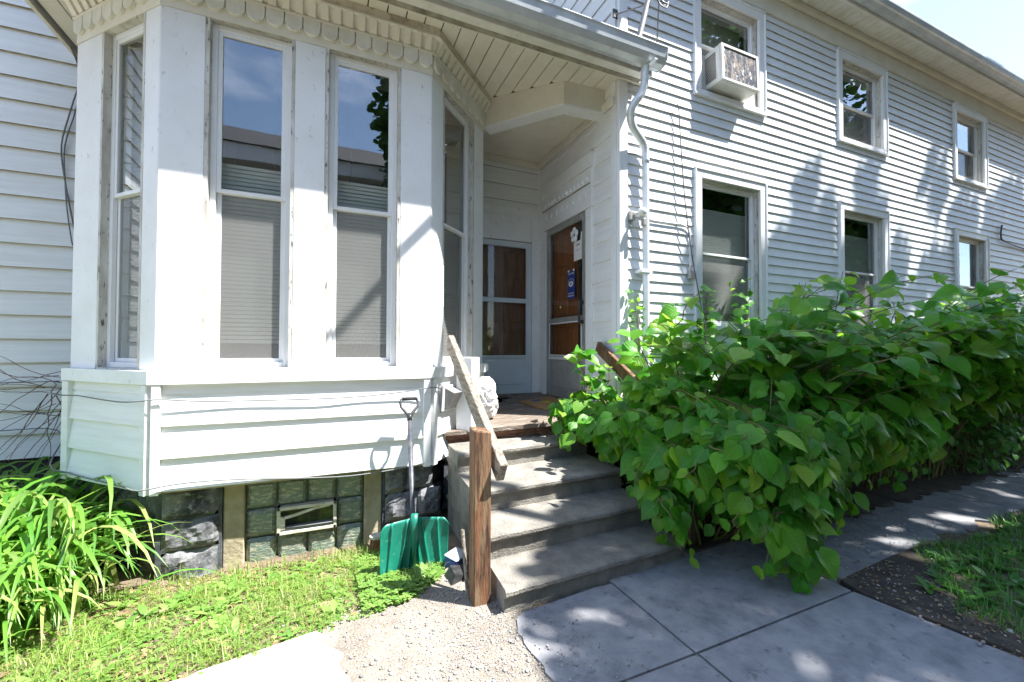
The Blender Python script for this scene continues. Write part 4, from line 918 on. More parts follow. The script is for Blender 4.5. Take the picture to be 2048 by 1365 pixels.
# cables on the bay
def onF(f, u, n, z): return f @ Vector((u, n, z))
c1 = [(-5, 4.52, .97), (-2.3, 4.51, 1.0), (-2.0, 4.45, 1.0)] + [tuple(onF(FL, LB+.05, .07, .965)), tuple(onF(FL, .7, .05, .962)), tuple(onF(FL, .4, .05, .948)), tuple(onF(FL, .2, .05, .945)), tuple(onF(FL, .0, .06, .962)), tuple(onF(FF, .05, .055, .968)), tuple(onF(FF, .25, .045, .948)), tuple(onF(FF, .5, .04, .94)), tuple(onF(FF, .9, .045, .935)), tuple(onF(FF, 1.2, .04, .94)), tuple(onF(FF, 1.5, .05, .965)), tuple(onF(FF, 1.64, .06, .985)), tuple(onF(FRt, .04, .06, .975)), tuple(onF(FRt, .085, .05, .93)), tuple(onF(FRt, .085, .045, .78))]
tag(B().tube(smooth_pts(c1, 4), .0042, 6).done('skirt_cable', M['cable_grey'], None, True), 'grey cable running just below the bay sill to the vent hood', 'cable')
c2 = [(-5, 4.52, .62), (-2.6, 4.51, .63), (-1.95, 4.4, .63), tuple(onF(FL, LB+.02, .08, .50)), tuple(onF(FL, .8, .05, .455)), tuple(onF(FL, .5, .05, .445)), tuple(onF(FL, .2, .05, .44)), tuple(onF(FL, .0, .07, .445)), tuple(onF(FF, .1, .05, .458)), tuple(onF(FF, .25, .05, .462)), tuple(onF(FF, .5, .045, .447)), tuple(onF(FF, .8, .04, .415)), tuple(onF(FF, 1.1, .04, .395)), tuple(onF(FF, 1.4, .035, .405)), tuple(onF(FF, 1.6, .045, .43)), tuple(onF(FRt, .10, .0, .415)), tuple(onF(FRt, .2, .05, .40))]
tag(B().tube(smooth_pts(c2, 4), .0045, 6).done('skirt_cable', M['cable_grey'], None, True), 'grey cable sagging along the bottom edge of the bay skirt over the glass blocks', 'cable')
c3 = [(-1.88, 4.3, 3.60), (-1.90, 4.48, 3.48), (-1.97, 4.52, 3.2), (-2.02, 4.52, 2.9), (-1.99, 4.52, 2.6), (-1.95, 4.52, 2.35), (-1.90, 4.5, 2.1)]
b = B(); b.tube(smooth_pts(c3, 4), .006, 6); b.tube([v+Vector((.03*math.sin(i*.2), 0, 0)) for i, v in enumerate(smooth_pts(c3, 4))], .005, 6)
tag(b.done('loose_cable', M['cable_grey'], None, True), 'thin paired cable bowing down the left wall from the eave', 'cable')

# ------------------------------------------------------------------ plants
def leafmesh(name, L=1., W=.42, heart=True, bend=.25, fold=.12, seg=6, mt='leaf', seed=0):
    """unit leaf lying in x(width) y(length), normal z"""
    rr = random.Random(seed); vs = []; fs = []
    prof = [(0, .0)]
    for k in range(seg+1):
        t = k/seg
        if heart: wv = W*2*(math.sin(math.pi*min(1, (t*.88+.12))**.75))*(1-t)**.25*.62 if t < 1 else 0
        else: wv = W*math.sin(math.pi*t)**.7
        tw = t
        if heart:
            wv = W*1.12*((t+.03)/.33)**.45 if t < .30 else W*1.1*(1-((t-.30)/.70)**1.9)**1.0
            if t > .85: wv *= .75
            if t >= 1: wv = .004
        prof.append((t, max(wv, .004)))
    prof = prof[1:]
    for (t, wv) in prof:
        z = -bend*t*t*L; c = rr.uniform(-.01, .01)
        yl = t*L
        back = -.07*L if (heart and t == 0) else 0
        vs += [(-wv, yl+back-(.03 if heart and t < .2 else 0), z+fold*wv*1.2-.12*wv*wv/W*(1 if heart else 0)+c), (-wv*.55, yl+back*.9, z+fold*wv*.75), (0, yl, z), (wv*.55, yl+back*.9, z+fold*wv*.75), (wv, yl+back-(.03 if heart and t < .2 else 0), z+fold*wv*1.2+c)]
    for k in range(len(prof)-1):
        for i in range(4): a = k*5+i; fs.append((a, a+1, a+6, a+5))
    return np.array(vs), np.array(fs)
LV = [leafmesh('l', 1, .38+.035*k, True, .12+.14*k, .16+.07*k, 7, seed=k) for k in range(4)]
LM = []
for k, (v, f) in enumerate(LV):
    me = bpy.data.meshes.new('leaf'); me.from_pydata(v.tolist(), [], f.tolist()); me.materials.append(M['leaf']); me.polygons.foreach_set('use_smooth', [True]*len(me.polygons)); ul = me.uv_layers.new(name='UVMap'); ul.data.foreach_set('uv', v[f.ravel()][:, :2].astype(np.float32).ravel()); LM.append(me)
def leaf_matrix(p, d, n, s):
    d = Vector(d).normalized(); n = Vector(n); n = (n-d*n.dot(d)).normalized(); x = d.cross(n)
    return Matrix(((x.x*s, d.x*s, n.x*s, p[0]), (x.y*s, d.y*s, n.y*s, p[1]), (x.z*s, d.z*s, n.z*s, p[2]), (0, 0, 0, 1)))
def join_leaves(name, mats, kinds, variants, mt, parent=None):
    V = []; F = []; U = []; off = 0
    for m, k in zip(mats, kinds):
        v, f = variants[k]; A = np.array(m); U.append(v[:, :2]); V.append(v @ A[:3, :3].T+A[:3, 3]); F.append(f+off); off += len(v)
    return npmesh(name, np.concatenate(V), np.concatenate(F), mt, parent, True, np.concatenate(U))
def proj_px(p):
    q = cam.matrix_world.inverted() @ Vector(p)
    if q.z > -.05: return None
    return (512-q.x/q.z*419, 341-(-q.y/q.z)*419, -q.z)
BUSH = thing('knotweed_bush', 'large sprawling bush with broad heart shaped leaves right of the steps', 'bush', (3.6, 2.8, 0))
leaves = []; stemb = B(); rb = random.Random(11)
def arch(base, az, L, rise, droop, lean=.25, leafs=.12, first=.25, rad=.009, xlim=None):
    """stem arching from base in azimuth az; returns path"""
    d = Vector((math.cos(az), math.sin(az), 0)); n = 22; pts = []
    el = R(rise); p = Vector(base); st = L/n
    wob = rb.uniform(-.3, .3); xm = rb.choice((1.64, 1.76, 1.85, 1.92, 2.0, 2.1, 2.2))+rb.uniform(-.06, .06)+(.22 if base[2] < .01 and rb.random() < .4 else 0)+.07
    if xlim: xm = xlim
    for i in range(n+1):
        pts.append(p.copy()); t = i/n
        e = el-(el+R(droop))*t**1.5
        dd = Vector((d.x*math.cos(wob*t)-d.y*math.sin(wob*t), d.x*math.sin(wob*t)+d.y*math.cos(wob*t), 0))
        p = p+(dd*math.cos(e)+Vector((0, 0, math.sin(e))))*st
        if p.y > 2.97: p.y = 2.97
        if p.x < xm+.06*max(0, .75-p.z): p.x = xm+.06*max(0, .75-p.z)+random.uniform(0, .05)
        ymin = float(np.interp(p.x, [1.5, 2.0, 2.35, 2.6, 3.1, 5, 6.5], [1.75, 1.5, 1.42, 1.6, 1.72, 1.85, 2.05]))-(.5 if p.x > 2.8 else .15)*max(0, p.z-.45)
        if p.y < ymin: p.y = ymin+random.uniform(0, .05)
        if p.z < .04: p.z = .04
        if p.x < 2.12 and p.z < .56+.02 : p.z = max(p.z, [.13, .27, .41, .56][min(3, max(0, int((p.y-1.87)/.3)))] if p.y > 1.87 else .02)
    stemb.tube(pts, [rad*(1-.75*i/n) for i in range(n+1)], 5, False)
    s = 1; acc = 0; gap = leafs*.52
    for i in range(1, n+1):
        t = i/n
        if t < first: continue
        acc += st
        while acc > gap:
            acc -= gap; s = -s
            tan = (pts[i]-pts[i-1]).normalized(); side = tan.cross(Vector((0, 0, 1)))
            if side.length < .1: side = Vector((1, 0, 0))
            side = side.normalized()*s
            q = pts[i]+side*rb.uniform(.01, .03)
            sz = leafs*rb.uniform(.65, 1.25)*(1 if t < .75 else 1-.5*(t-.75)/.25)
            dr = rb.uniform(-.1, .75) if pts[i].z > 1.0 else rb.uniform(.2, 1.4)
            dirv = side*rb.uniform(.5, 1)+tan*rb.uniform(.2, .9)-Vector((0, 0, dr))
            outn = Vector((rb.uniform(-.45, .15), -.55+rb.uniform(-.25, .25), .75+rb.uniform(-.35, .3))) + side*.2
            leaves.append((q+dirv.normalized()*.02, dirv, outn, sz, rb.randrange(4)))
    return pts
# main canopy
for k in range(300):
    bx = rb.uniform(2.45, 8.2); by = rb.uniform(2.15, 2.93)
    az = R(rb.uniform(-165, -15)); 
    arch((bx, by, .0), az, rb.uniform(1.65, 2.45)*(1 if bx > 3.2 else .9), rb.uniform(72, 88), rb.uniform(-15, 28), leafs=rb.uniform(.14, .20), first=.30)
# front curtain toward the camera, left half
for k in range(110):
    bx = rb.uniform(2.35, 4.6); by = rb.uniform(2.2, 2.9)
    az = R(rb.uniform(-165, -85))
    arch((bx, by, .0), az, rb.uniform(1.35, 2.05), rb.uniform(60, 82), rb.uniform(35, 85), leafs=rb.uniform(.115, .175), first=.28)
for k in range(85):
    bx = rb.uniform(2.2, 3.1); by = rb.uniform(1.95, 2.6)
    arch((bx, by, .0), R(rb.uniform(-185, -95)), rb.uniform(.95, 1.65), rb.uniform(60, 86), rb.uniform(25, 75), leafs=rb.uniform(.11, .16), first=.22)
for k in range(5): arch((2.2+.03*k, 2.2, .0), R(-150-5*k), 1.12+.05*k, 62, 80, leafs=.115, first=.35, xlim=1.72+.05*k)
for k in range(4): arch((2.45+.03*k, 2.0, .0), R(-110-6*k), 1.25, 60, 80, leafs=.13, first=.35, xlim=1.95+.08*k)
for k in range(12): arch((2.25+.035*k, 2.62+.02*(k%4), .0), R(-60-9*k), 1.5+.03*k, 84, 35, leafs=.115, first=.5, xlim=2.0)
# left spill over the steps and up the porch corner
for k in range(75):
    bx = rb.uniform(2.2, 2.6); by = rb.uniform(2.2, 2.9)
    az = R(rb.uniform(140, 215))
    arch((bx, by, .0), az, rb.uniform(1.2, 1.75), rb.uniform(64, 88), rb.uniform(10, 70), leafs=rb.uniform(.09, .135), first=.42)
for (bx, by, az, L, rs, dp, ls) in ((2.35, 2.1, -150, 1.25, 55, 80, .10), (2.3, 2.05, -140, 1.1, 50, 85, .10), (2.4, 2.05, -100, 1.25, 50, 80, .10), (2.5, 2.0, -95, 1.3, 55, 85, .09), (2.55, 2.05, -120, 1.25, 55, 80, .10), (2.95, 2.1, -88, 1.2, 50, 70, .10),
                               (2.52, 2.9, 100, 1.8, 88, -70, .07), (3.25, 2.85, 80, 1.95, 86, -60, .08), (2.95, 2.8, 100, 1.75, 86, -60, .08), (3.9, 2.85, 100, 2.05, 86, -60, .09), (4.55, 2.8, 60, 2.1, 86, -60, .09)):
    for r_ in range(2): arch((bx+r_*.06, by, .0), R(az+r_*14), L, rs, dp, leafs=ls*1.25, first=.4)
stemb.done('stem', M['stem'], BUSH, True)
leaves = [l for l in leaves if not (l[0].x < 2.12 and l[0].z < .1 and l[0].y > 1.8)]
def vis(l):
    q = proj_px(l[0])
    return -9 if (q is None or not (-20 < q[0] < 1044 and -20 < q[1] < 702)) else l[3]/q[2]*(1.3-.35*min(2.5, l[0].y))
leaves.sort(key=vis, reverse=True)
for (p, d, n, s, k) in leaves[:300]:
    o = link('leaf', LM[k], None, BUSH); o.matrix_parent_inverse = Matrix.Translation(-BUSH.location); o.matrix_basis = leaf_matrix(p, d, n, s)
stuff(join_leaves('foliage', [leaf_matrix(*l[:4]) for l in leaves[300:]], [l[4] for l in leaves[300:]], LV, M['leaf'], BUSH))
print('bush leaves', len(leaves))
# low vine mass at the far right
VN = thing('vine_patch', 'low tangle of small leaved vines beyond the big bush along the wing wall', 'vine', (7.5, 2.6, 0))
vb_ = B(); ml, kk = [], []
for k in range(60):
    x0, y0 = rb.uniform(5.6, 11), rb.uniform(2.0, 2.9); az = rb.uniform(0, 6.28); p = Vector((x0, y0, 0)); pts = []
    for i in range(12):
        pts.append(p.copy()); p = p+Vector((math.cos(az)*.09, math.sin(az)*.05, rb.uniform(-.02, .16) if i < 7 else rb.uniform(-.12, .05))); az += rb.uniform(-.5, .5); p.y = min(2.98, max(1.9, p.y)); p.z = max(.03, p.z)
        for _ in range(4):
            ml.append(leaf_matrix(p+Vector((rb.uniform(-.1, .1), rb.uniform(-.1, .1), rb.uniform(-.05, .05))), (rb.uniform(-1, 1), rb.uniform(-1, .3), rb.uniform(-.7, .1)), (rb.uniform(-.3, .3), -.4, .8), rb.uniform(.05, .085))); kk.append(rb.randrange(4))
    vb_.tube(pts, .004, 4, False)
vb_.done('stem', M['stem'], VN); stuff(join_leaves('foliage', ml, kk, LV, M['leaf_small'], VN))

# strap leaves
def strap(seed, L=1, W=.02, bend=1.2):
    rr = random.Random(seed); vs = []; n = 9; x = z = 0; e = R(rr.uniform(55, 84)); tot = R(rr.uniform(110, 170))*bend
    for i in range(n+1):
        t = i/n; wv = W*(1-t**2.2)**.8*.5+.0006; vs += [(z*0+x, -wv, z+wv*.35), (x, 0, z), (x, wv, z+wv*.35)]
        a = e-tot*t**1.6; x += math.cos(a)*L/n; z += math.sin(a)*L/n
    fs = []
    for i in range(n):
        for j in range(2): a = i*3+j; fs.append((a, a+1, a+4, a+3))
    return np.array(vs), np.array(fs)
SV = [strap(k, 1, rw, bd) for k, (rw, bd) in enumerate(((.038, 1.0), (.032, .8), (.042, 1.1), (.026, .6), (.036, 1.2), (.032, .9)))]
SM = []
for v, f in SV:
    me = bpy.data.meshes.new('leaf'); me.from_pydata(v.tolist(), [], f.tolist()); me.materials.append(M['lily']); me.polygons.foreach_set('use_smooth', [True]*len(me.polygons)); SM.append(me)
rl = random.Random(5)
spots = [(-1.42, 2.86, 'daylily clump nearest the stone corner of the bay'), (-1.75, 2.72, 'daylily clump at the front of the bed, between two others'), (-2.15, 2.80, 'daylily clump at the left end of the front row in the bed'), (-1.55, 3.15, 'daylily clump behind the front row, under the left facet of the bay'), (-2.0, 3.2, 'daylily clump in the middle of the bed behind the front row'), (-2.5, 3.3, 'daylily clump at the left edge of the photo by the wall'), (-1.9, 3.8, 'shaded daylily clump at the back against the left wall by the bay'), (-2.35, 3.95, 'shaded daylily clump at the back left against the wall'), (-1.62, 3.45, 'tall daylily clump close under the rear end of the left facet')]
for ci, (cx, cy, lab) in enumerate(spots):
    kz = 1.25 if ci > 4 else 1
    g0 = float(gz(np.array(cx), np.array(cy)))
    T = thing('daylily_clump', lab, 'daylily', (cx, cy, g0), 'daylily clumps in the bed beside the bay')
    mm, kk2 = [], []
    for k in range(230):
        az = rl.uniform(0, 360)
        if rl.random() < .5: az = rl.uniform(-130, -50)
        s = rl.uniform(.45, .86)*(1.5 if ci > 4 else 1.15 if ci > 2 else .95); 
        m_ = Matrix.Translation((cx+rl.gauss(0, .13), cy+rl.gauss(0, .12), g0)) @ Matrix.Rotation(R(az), 4, 'Z') @ Matrix.Rotation(R(rl.uniform(-12, 12)), 4, 'X') @ Matrix.Scale(s, 4)
        kd = rl.randrange(6)
        if k < 45: o = link('leaf', SM[kd], None, T); o.matrix_parent_inverse = Matrix.Translation(-T.location); o.matrix_basis = m_
        else: mm.append(m_); kk2.append(kd)
    stuff(join_leaves('foliage', mm, kk2, SV, M['lily'], T))
# dry vine on the left wall
DV = thing('dry_vine', 'tangle of bare dry twigs clinging to the left wall beside the bay', 'dry vine', (-2.0, 4.8, .3))
rt_ = random.Random(9)
for k in range(27):
    p = Vector((rt_.uniform(-1.95, -1.72), rt_.uniform(4.1, 4.42), rt_.uniform(.75, 1.15))); a = R(rt_.uniform(150, 265)); pts = [p.copy()]
    if k > 18: p = Vector((rt_.uniform(-1.82, -1.72), rt_.uniform(3.95, 4.1), .95)); a = R(rt_.uniform(245, 290)); pts = [p.copy()]
    for i in range(9):
        a += rt_.uniform(-.25, .25); p = p+Vector((math.cos(a)*.07, rt_.uniform(-.03, .02), math.sin(a)*.07)); pts.append(p.copy())
    pts = [Vector((q.x, min(q.y, 4.50), q.z)) for q in pts]
    B().tube(pts, [.0036*(1-i/12) for i in range(10)], 4, False).done('twig', M['twig'], DV)

# ---- grass
def blades(name, P, H, W, mt, seed, lean=.6, spread=0):
    r = np.random.default_rng(seed); n = len(P); az = r.uniform(0, 6.283, n); ln = r.uniform(.1, lean, n)*H; h = H*r.uniform(.5, 1.25, n)
    d = np.stack([np.cos(az), np.sin(az), 0*az], 1); s = np.stack([-np.sin(az), np.cos(az), 0*az], 1)*W[:, None]
    up_ = np.array([0, 0, 1.])
    a = P-s; b = P+s; c = P+d*(ln*.35)[:, None]+up_*(h*.6)[:, None]; tip = P+d*ln[:, None]+up_*(h*np.clip(1-ln/H*.3, .4, 1))[:, None]
    V = np.stack([a, b, c+s*.8, c-s*.8, tip], 1).reshape(-1, 3); i0 = np.arange(n)*5
    F = np.concatenate([np.stack([i0, i0+1, i0+2], 1), np.stack([i0, i0+2, i0+3], 1), np.stack([i0+3, i0+2, i0+4], 1)])
    return stuff(npmesh(name, V, F, mt))
def scatter(n, x0, x1, y0, y1, test, seed):
    r = np.random.default_rng(seed); x = r.uniform(x0, x1, n); y = r.uniform(y0, y1, n); k = test(x, y); x, y = x[k], y[k]
    return np.stack([x, y, gz(x, y)], 1)
def edge(x): return np.interp(x, [-6, -2.5, -.47, -.05, .2, .45, .62], [1.5, 1.80, 2.02, 2.11, 2.15, 2.24, 2.42])
nzf = lambda x, y, s: np.sin(x*s*1.7+np.sin(y*s*2.3))*np.cos(y*s*1.3+np.sin(x*s*1.1))
def lawnL(x, y):
    d = y-edge(x); top_ = np.where(x < -1.0, 3.0+(-1.0-x)*.9, 3.14)
    dens = np.clip(.95-.7*np.clip((y-2.5)/.45, 0, 1)+.5*nzf(x, y, 3)+.45*nzf(x+3, y*1.3, 9), .03, 1)
    return (d > .01) & (y < top_) & (x < .62-.25*(y-2.3)) & (np.random.default_rng(1).uniform(0, 1, len(x)) < dens)
P = scatter(70000, -3.6, .65, 1.7, 3.6, lawnL, 2)
o = blades('lawn_grass', P, np.random.default_rng(3).uniform(.02, .07, len(P))*(1+.55*nzf(P[:, 0], P[:, 1], 5)), np.random.default_rng(4).uniform(.0011, .0024, len(P)), M['grass'], 5, 1.7)
o['label'] = 'sparse bright lawn grass in front of the bay'; o['category'] = 'grass'
P = scatter(420, -1.2, .55, 2.95, 3.2, lambda x, y: np.random.default_rng(8).uniform(0, 1, len(x)) < .6, 6)
o = blades('tall_grass', P, np.random.default_rng(3).uniform(.07, .15, len(P)), np.full(len(P), .002), M['grass'], 9, .5)
o['label'] = 'taller grass tufts along the basement glass blocks'; o['category'] = 'grass'
P = scatter(36000, 2.6, 8, -.6, 1.6, lambda x, y: (y < 1.42-.1*np.sin(x*5)-.35*np.clip(3.6-x, 0, 1)) & (x > 2.74+.06*np.sin(y*9)) & (nzf(x, y, 2.5)+np.random.default_rng(5).uniform(-.9, .9, len(x)) > -.75), 12)
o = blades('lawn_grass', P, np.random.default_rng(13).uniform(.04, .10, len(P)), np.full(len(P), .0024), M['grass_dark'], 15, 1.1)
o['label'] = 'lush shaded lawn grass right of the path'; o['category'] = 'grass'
# broad lawn weeds (rosettes) and clover
def weeds(name, P, smin, smax, mt, seed, label, variants, per=3, flat=.35, hgt=.02):
    r = random.Random(seed); ms, ks = [], []
    for p in P:
        a0 = r.uniform(0, 6.28); s = r.uniform(smin, smax); q = Vector(p)+Vector((0, 0, r.uniform(.3, 1)*hgt))
        for k in range(per):
            a = a0+k*6.283/per+r.uniform(-.2, .2); ms.append(leaf_matrix(q, (math.cos(a), math.sin(a), r.uniform(-.1, flat)), (0, 0, 1), s)); ks.append(r.randrange(len(variants)))
    o = stuff(join_leaves(name, ms, ks, variants, mt)); o['label'] = label; o['category'] = 'weeds'; return o
CV = [leafmesh('c', 1, .42, False, .1, .05, 3, seed=3)]
WV = [leafmesh('w', 1, .2, False, .25, .12, 5, seed=4)]
P = scatter(4800, -3, .62, 1.8, 3.1, lambda x, y: (y > edge(x)-.02) & (nzf(x, y, 4) > -.55) & (x < .66-.3*(y-2.3)), 21)
weeds('clover', P, .010, .019, M['clover'], 22, 'clover and tiny weeds mixed through the sunny lawn', CV, 3, .3, .03)
P = np.concatenate([scatter(1500, .15, .62, 2.15, 2.9, lambda x, y: y > edge(x)-.03, 24)])
weeds('clover', P, .012, .024, M['clover'], 25, 'dense clover patch in front of the green shovel', CV, 3, .4, .05)
P = scatter(1500, -1.3, .5, 2.75, 3.2, lambda x, y: x > -5, 27)
weeds('leaf_litter', P, .008, .022, M['dead'], 28, 'dry reddish leaf litter against the foundation', CV, 1, .6, .01)
P = scatter(2600, -3, .62, 1.8, 3.1, lambda x, y: (y > edge(x)) & (nzf(x+3, y*1.3, 9) < .2), 29)
weeds('dry_straw', P, .012, .035, M['dead'], 30, 'dry straw and dead bits lying between the lawn blades', CV, 1, .5, .015)
P = scatter(150, -3, .6, 1.85, 3.0, lambda x, y: (y > edge(x)+.03), 31)
weeds('broadleaf_weeds', P, .05, .09, M['clover'], 32, 'broad dandelion like rosettes scattered in the sunny lawn', WV, 6, .9, .01)
P = scatter(520, 2.75, 6.5, .2, 1.38, lambda x, y: (x > 2.85+.1*np.sin(y*9)) & (y < 1.4-.3*np.clip(3.6-x, 0, 1)), 33)
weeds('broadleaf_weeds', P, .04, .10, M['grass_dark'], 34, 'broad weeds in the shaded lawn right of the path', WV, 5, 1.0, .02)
P = scatter(900, 2.57, 3.6, .3, 1.5, lambda x, y: (x < 2.95+.5*np.clip(y-1.1, 0, 1)), 51); P[:, 2] = .008
weeds('leaf_litter', P, .006, .020, M['dead'], 52, 'crumbs and leaf litter on the dark soil edge beside the path', CV, 1, .9, .012)
b = B(); lw = thing('dock_weed', 'single broad leaved weed growing before the shovel blade', 'weed', (.50, 2.36, -.05))
for k in range(9):
    a = R(k*40+10); v, f = WV[0]; A = np.array(leaf_matrix((.50, 2.38, -.06), (math.cos(a)*.6, math.sin(a)*.6, rb.uniform(.4, 1.2)), (0, -.3, 1), rb.uniform(.10, .15)))
    npmesh('leaf', v @ A[:3, :3].T+A[:3, 3], f, M['clover'], lw)
b.bm.free()
# gravel
r = np.random.default_rng(41); ico = bmesh.new(); bmesh.ops.create_icosphere(ico, subdivisions=1, radius=1); iv = np.array([v.co[:] for v in ico.verts]); fi = np.array([[v.index for v in f.verts] for f in ico.faces]); ico.free()
def stones(name, P, s, label, seed):
    r = np.random.default_rng(seed); n = len(P); V = []; 
    base = iv[None]*(1+r.uniform(-.22, .22, (n, len(iv), 1)))*s[:, None, None]*r.uniform(.6, 1.2, (n, 1, 3))*np.array([1, 1, .65])
    V = base+P[:, None]; F = fi[None]+(np.arange(n)*len(iv))[:, None, None]
    o = stuff(npmesh(name, V.reshape(-1, 3), F.reshape(-1, 3), M['stone_chip'])); o['label'] = label; o['category'] = 'gravel'; return o
x = np.concatenate([r.normal(.66, .22, 2600), r.uniform(0, .95, 1400)]); y = np.concatenate([r.normal(1.80, .22, 2600), r.uniform(1.3, 2.35, 1400)])
k = (y < 2.45) & (x > 0) & ((x < .80) | ((y < 1.78) & (x < .80))) & (y > 1.2) & (x < .83); x, y = x[k], y[k]
s = np.exp(r.normal(-5.85, .42, len(x))); stones('gravel', np.stack([x, y, np.full(len(x), -.008)+s*.2], 1), np.clip(s, .002, .014), 'loose pale gravel on the gritty patch before the steps', 42)
x = r.uniform(.05, .82, 90); y = r.uniform(1.35, 2.3, 90); s = r.uniform(.006, .011, 90); stones('gravel', np.stack([x, y, -.008+s*.3], 1), s, 'larger pebbles among the pale gravel before the steps', 44)
x = np.concatenate([r.normal(.9, .12, 160), r.normal(-.05, .12, 90)]); y = np.concatenate([r.normal(1.6, .2, 160), r.normal(1.8, .25, 90)]); s = r.uniform(.002, .006, 250); stones('gravel', np.stack([x, y, .004+s*.4], 1), s, 'fine grit strayed onto the slab edges', 45)
x = r.uniform(2.57, 4.2, 1500); y = r.uniform(.3, 1.9, 1500); k = (x < 2.95) | (y > 1.2); x, y = x[k], y[k]; s = np.exp(r.normal(-5.5, .5, len(x))); stones('gravel', np.stack([x, y, .006+s*.2], 1), np.clip(s, .002, .014), 'scattered grit on the shaded soil and path at right', 43)

# ------------------------------------------------------------------ trees and the house behind the camera
TR = thing('maple_tree', 'big maple standing behind the viewer whose crown shades the path', 'tree', (7.5, -4, 0))
B().tube([(7.5, -4, -.2), (7.45, -3.9, 2), (7.3, -3.6, 4.2), (7.0, -3.0, 6.5), (6.8, -2.6, 8.5)], [.32, .27, .24, .17, .08], 12).done('trunk', M['bark'], TR, True)
b = B()
for (q) in ((4.8, -1.6, 7.3), (9.5, -1.2, 9), (6.4, -.6, 8.6), (4.2, -3.8, 7.6), (8.8, -5, 8.8), (9, 0, 11)): b.tube(smooth_pts([(7.3, -3.6, 4.2), (7.0*.5+q[0]*.5, -3.3*.5+q[1]*.5, 6.6), q], 5), [.12-.009*i for i in range(11)], 8)
# unseen limb added over the roof to throw the slanting shade bar on the bay
sp = sun_dir*(1/ -sun_dir.y)
def caster(px, pz, t): return Vector((px, 3.15, pz))+sp*t
b.tube([caster(.02, 1.47, 1.05), caster(.40, 1.92, 1.0), caster(.76, 2.32, 1.0), caster(1.3, 2.9, 1.15), Vector((4.2, .2, 7.2)), Vector((5.6, -1.5, 7.4)), Vector((6.9, -2.9, 6.8))], [.022, .03, .034, .04, .06, .08, .1], 8)
b.done('limb', M['bark'], TR, True)
TV = [(np.array([(0, 0, 0), (.45, .25, .03), (.35, .55, 0), (.5, .85, -.05), (0, 1.1, -.12), (-.5, .85, -.05), (-.35, .55, 0), (-.45, .25, .03)]), np.array([(0, 1, 2, 6), (0, 6, 7, 7), (2, 3, 4, 6), (6, 4, 5, 5)]))]
TV = [(np.array([(0, 0, 0), (.5, .35, .05), (.42, .8, -.02), (0, 1.1, -.12), (-.42, .8, -.02), (-.5, .35, .05)]), np.array([(0, 1, 2, 3), (0, 3, 4, 5)]))]
rs_ = random.Random(77); ms = []
# shade footprint on the ground (points where the crown's shade lands); crown hangs above it along the sun
def inside(px, py):
    left = np.interp(py, [-3, 1.2, 1.85, 2.05, 2.6, 3.2], [.9, .84, .84, .98, 1.40, 2.1])
    topy = np.interp(px, [.8, 1.7, 2.6, 3.6, 5, 7, 9], [2.9, 3.1, 2.95, 3.0, 3.15, 3.3, 3.4])
    return px > left+.05*math.sin(py*9) and py < topy+.12*math.sin(px*7)
cnt = 0
while cnt < 11500:
    px, py = rs_.uniform(.7, 9.5), rs_.uniform(-2.6, 3.5)
    if not inside(px, py): continue
    if noise.noise(Vector((px*1.9, py*1.9, 3))) < -.38: continue
    t = rs_.uniform(2.5, 3.9) if px > 1.5 else rs_.uniform(2.45, 2.9)
    t = max(t, py-.25 if py > 2.6 else 0)
    p = Vector((px, py, 0))+sp*t
    if p.y > .28*p.x-.25: continue
    ms.append(leaf_matrix(p, (rs_.uniform(-1, 1), rs_.uniform(-1, 1), rs_.uniform(-.8, .2)), (rs_.uniform(-.7, .7), rs_.uniform(-.7, .7), 1), rs_.uniform(.12, .22))); cnt += 1
# thin upper sprays that dapple the wing wall
for (cx, cz, rx, rz, nn) in ((5.0, 2.0, .5, .5, 170), (7.6, 2.2, .3, .7, 90), (8.3, 3.9, .35, .5, 60), (5.55, 2.55, .42, 1.0, 260), (6.6, 3.1, .35, .85, 200), (5.9, 1.9, .8, .5, 220), (9.4, 3.2, .5, .9, 200), (9.0, 2.2, .9, .6, 300), (11.3, 3.0, 1.3, 1.3, 700), (3.9, 2.0, .3, .5, 60)):
    for _ in range(nn):
        a, rr_ = rs_.uniform(0, 6.28), math.sqrt(rs_.random()); X_ = cx+math.cos(a)*rx*rr_+(cz-2.4)*.25; Z_ = cz+math.sin(a)*rz*rr_
        p = (WG @ Vector((X_, 3.386, Z_)))+sp*rs_.uniform(3.1, 3.9)
        ms.append(leaf_matrix(p, (rs_.uniform(-1, 1), rs_.uniform(-1, 1), rs_.uniform(-.8, .2)), (rs_.uniform(-.7, .7), rs_.uniform(-.7, .7), 1), rs_.uniform(.10, .17)))
stuff(join_leaves('crown', ms, [0]*len(ms), TV, M['tree_leaf'], TR))
# second tree seen only as a reflection
TR2 = thing('maple_tree', 'smaller maple behind the viewer mirrored in the right bay window', 'tree', (2.6, -4.2, 0))
B().tube([(2.6, -4.2, -.2), (2.5, -4.1, 2.5), (2.3, -4, 5)], [.16, .13, .07], 10).done('trunk', M['bark'], TR2, True)
ms = []
for _ in range(5200):
    c = rs_.choice(((1.75, -3.2, 6.4, 1.0), (1.9, -3.3, 5.2, .85), (2.6, -3.6, 7.2, 1.2), (1.6, -3.0, 7.4, .8), (2.9, -4.0, 5.8, 1.2)))
    v = Vector((rs_.gauss(0, 1), rs_.gauss(0, 1), rs_.gauss(0, 1))).normalized()*c[3]*rs_.random()**.4
    ms.append(leaf_matrix(Vector(c[:3])+v, (rs_.uniform(-1, 1), rs_.uniform(-1, 1), rs_.uniform(-.9, .2)), (rs_.uniform(-.7, .7), rs_.uniform(-.7, .7), 1), rs_.uniform(.12, .2)))
stuff(join_leaves('crown', ms, [0]*len(ms), TV, M['tree_leaf'], TR2))
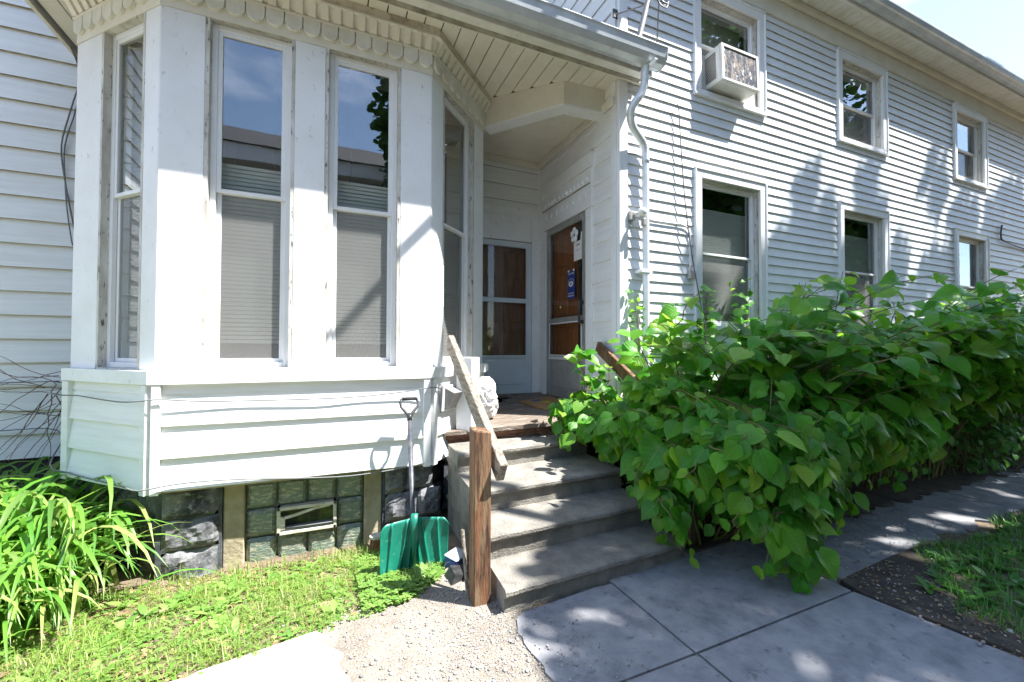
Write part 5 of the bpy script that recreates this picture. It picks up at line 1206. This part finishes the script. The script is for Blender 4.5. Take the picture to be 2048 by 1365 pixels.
for ti, (tx, ty, hh_, lab) in enumerate(((12, -7, 9.5, 'broad tree behind the viewer, nearest the wing of those mirrored in its windows'), (18.5, -7.5, 10, 'round tree behind the viewer, middle one of those mirrored in the wing windows'), (27, -8, 10.5, 'round tree behind the viewer, farthest of those mirrored in the wing windows'))):
    T = thing('shade_tree', lab, 'tree', (tx, ty, 0), 'trees behind the viewer')
    B().tube([(tx, ty, -.2), (tx+.1, ty, 2), (tx, ty+.2, hh_*.7)], [.22, .18, .1], 10).done('trunk', M['bark'], T, True)
    ms = []
    for _ in range(6500):
        v = Vector((rs_.gauss(0, 1), rs_.gauss(0, 1), rs_.gauss(0, 1))).normalized()*(rs_.random()**.35)
        q = Vector((tx+v.x*5.6, ty+v.y*2.8, hh_*.72+v.z*hh_*.68))
        if noise.noise(q*.7) < -.42: continue
        ms.append(leaf_matrix(q, (rs_.uniform(-1, 1), rs_.uniform(-1, 1), rs_.uniform(-.8, .2)), (rs_.uniform(-.7, .7), rs_.uniform(-.7, .7), 1), rs_.uniform(.34, .55)))
    stuff(join_leaves('crown', ms, [0]*len(ms), TV, M['tree_leaf'], T))
NH = thing('neighbour_house', 'green sided neighbour house behind the viewer mirrored in the bay windows', 'house', (-3, -6.5, 0))
B().box(-14, 5.5, -12, -6.02, -.3, 5.9).done('wall', M['neigh'], NH)
for k in range(28): B().hexa([(-14, -6.02, .2+k*.2), (5.5, -6.02, .2+k*.2), (5.5, -5.985, .2+k*.2), (-14, -5.985, .2+k*.2), (-14, -6.02, .4+k*.2), (5.5, -6.02, .4+k*.2), (5.5, -6.015, .4+k*.2), (-14, -6.015, .4+k*.2)]).done('siding_board', M['neigh'], NH)
B().box(-14.3, 5.8, -12.3, -5.6, 5.92, 6.3).done('fascia', M['trim'], NH)
B().hexa([(-14.4, -12.4, 6.3), (5.9, -12.4, 6.3), (5.9, -5.5, 6.3), (-14.4, -5.5, 6.3), (-13, -9.2, 8.2), (5, -9.2, 8.2), (5, -9, 8.2), (-13, -9, 8.2)]).done('roof', M['roof'], NH)
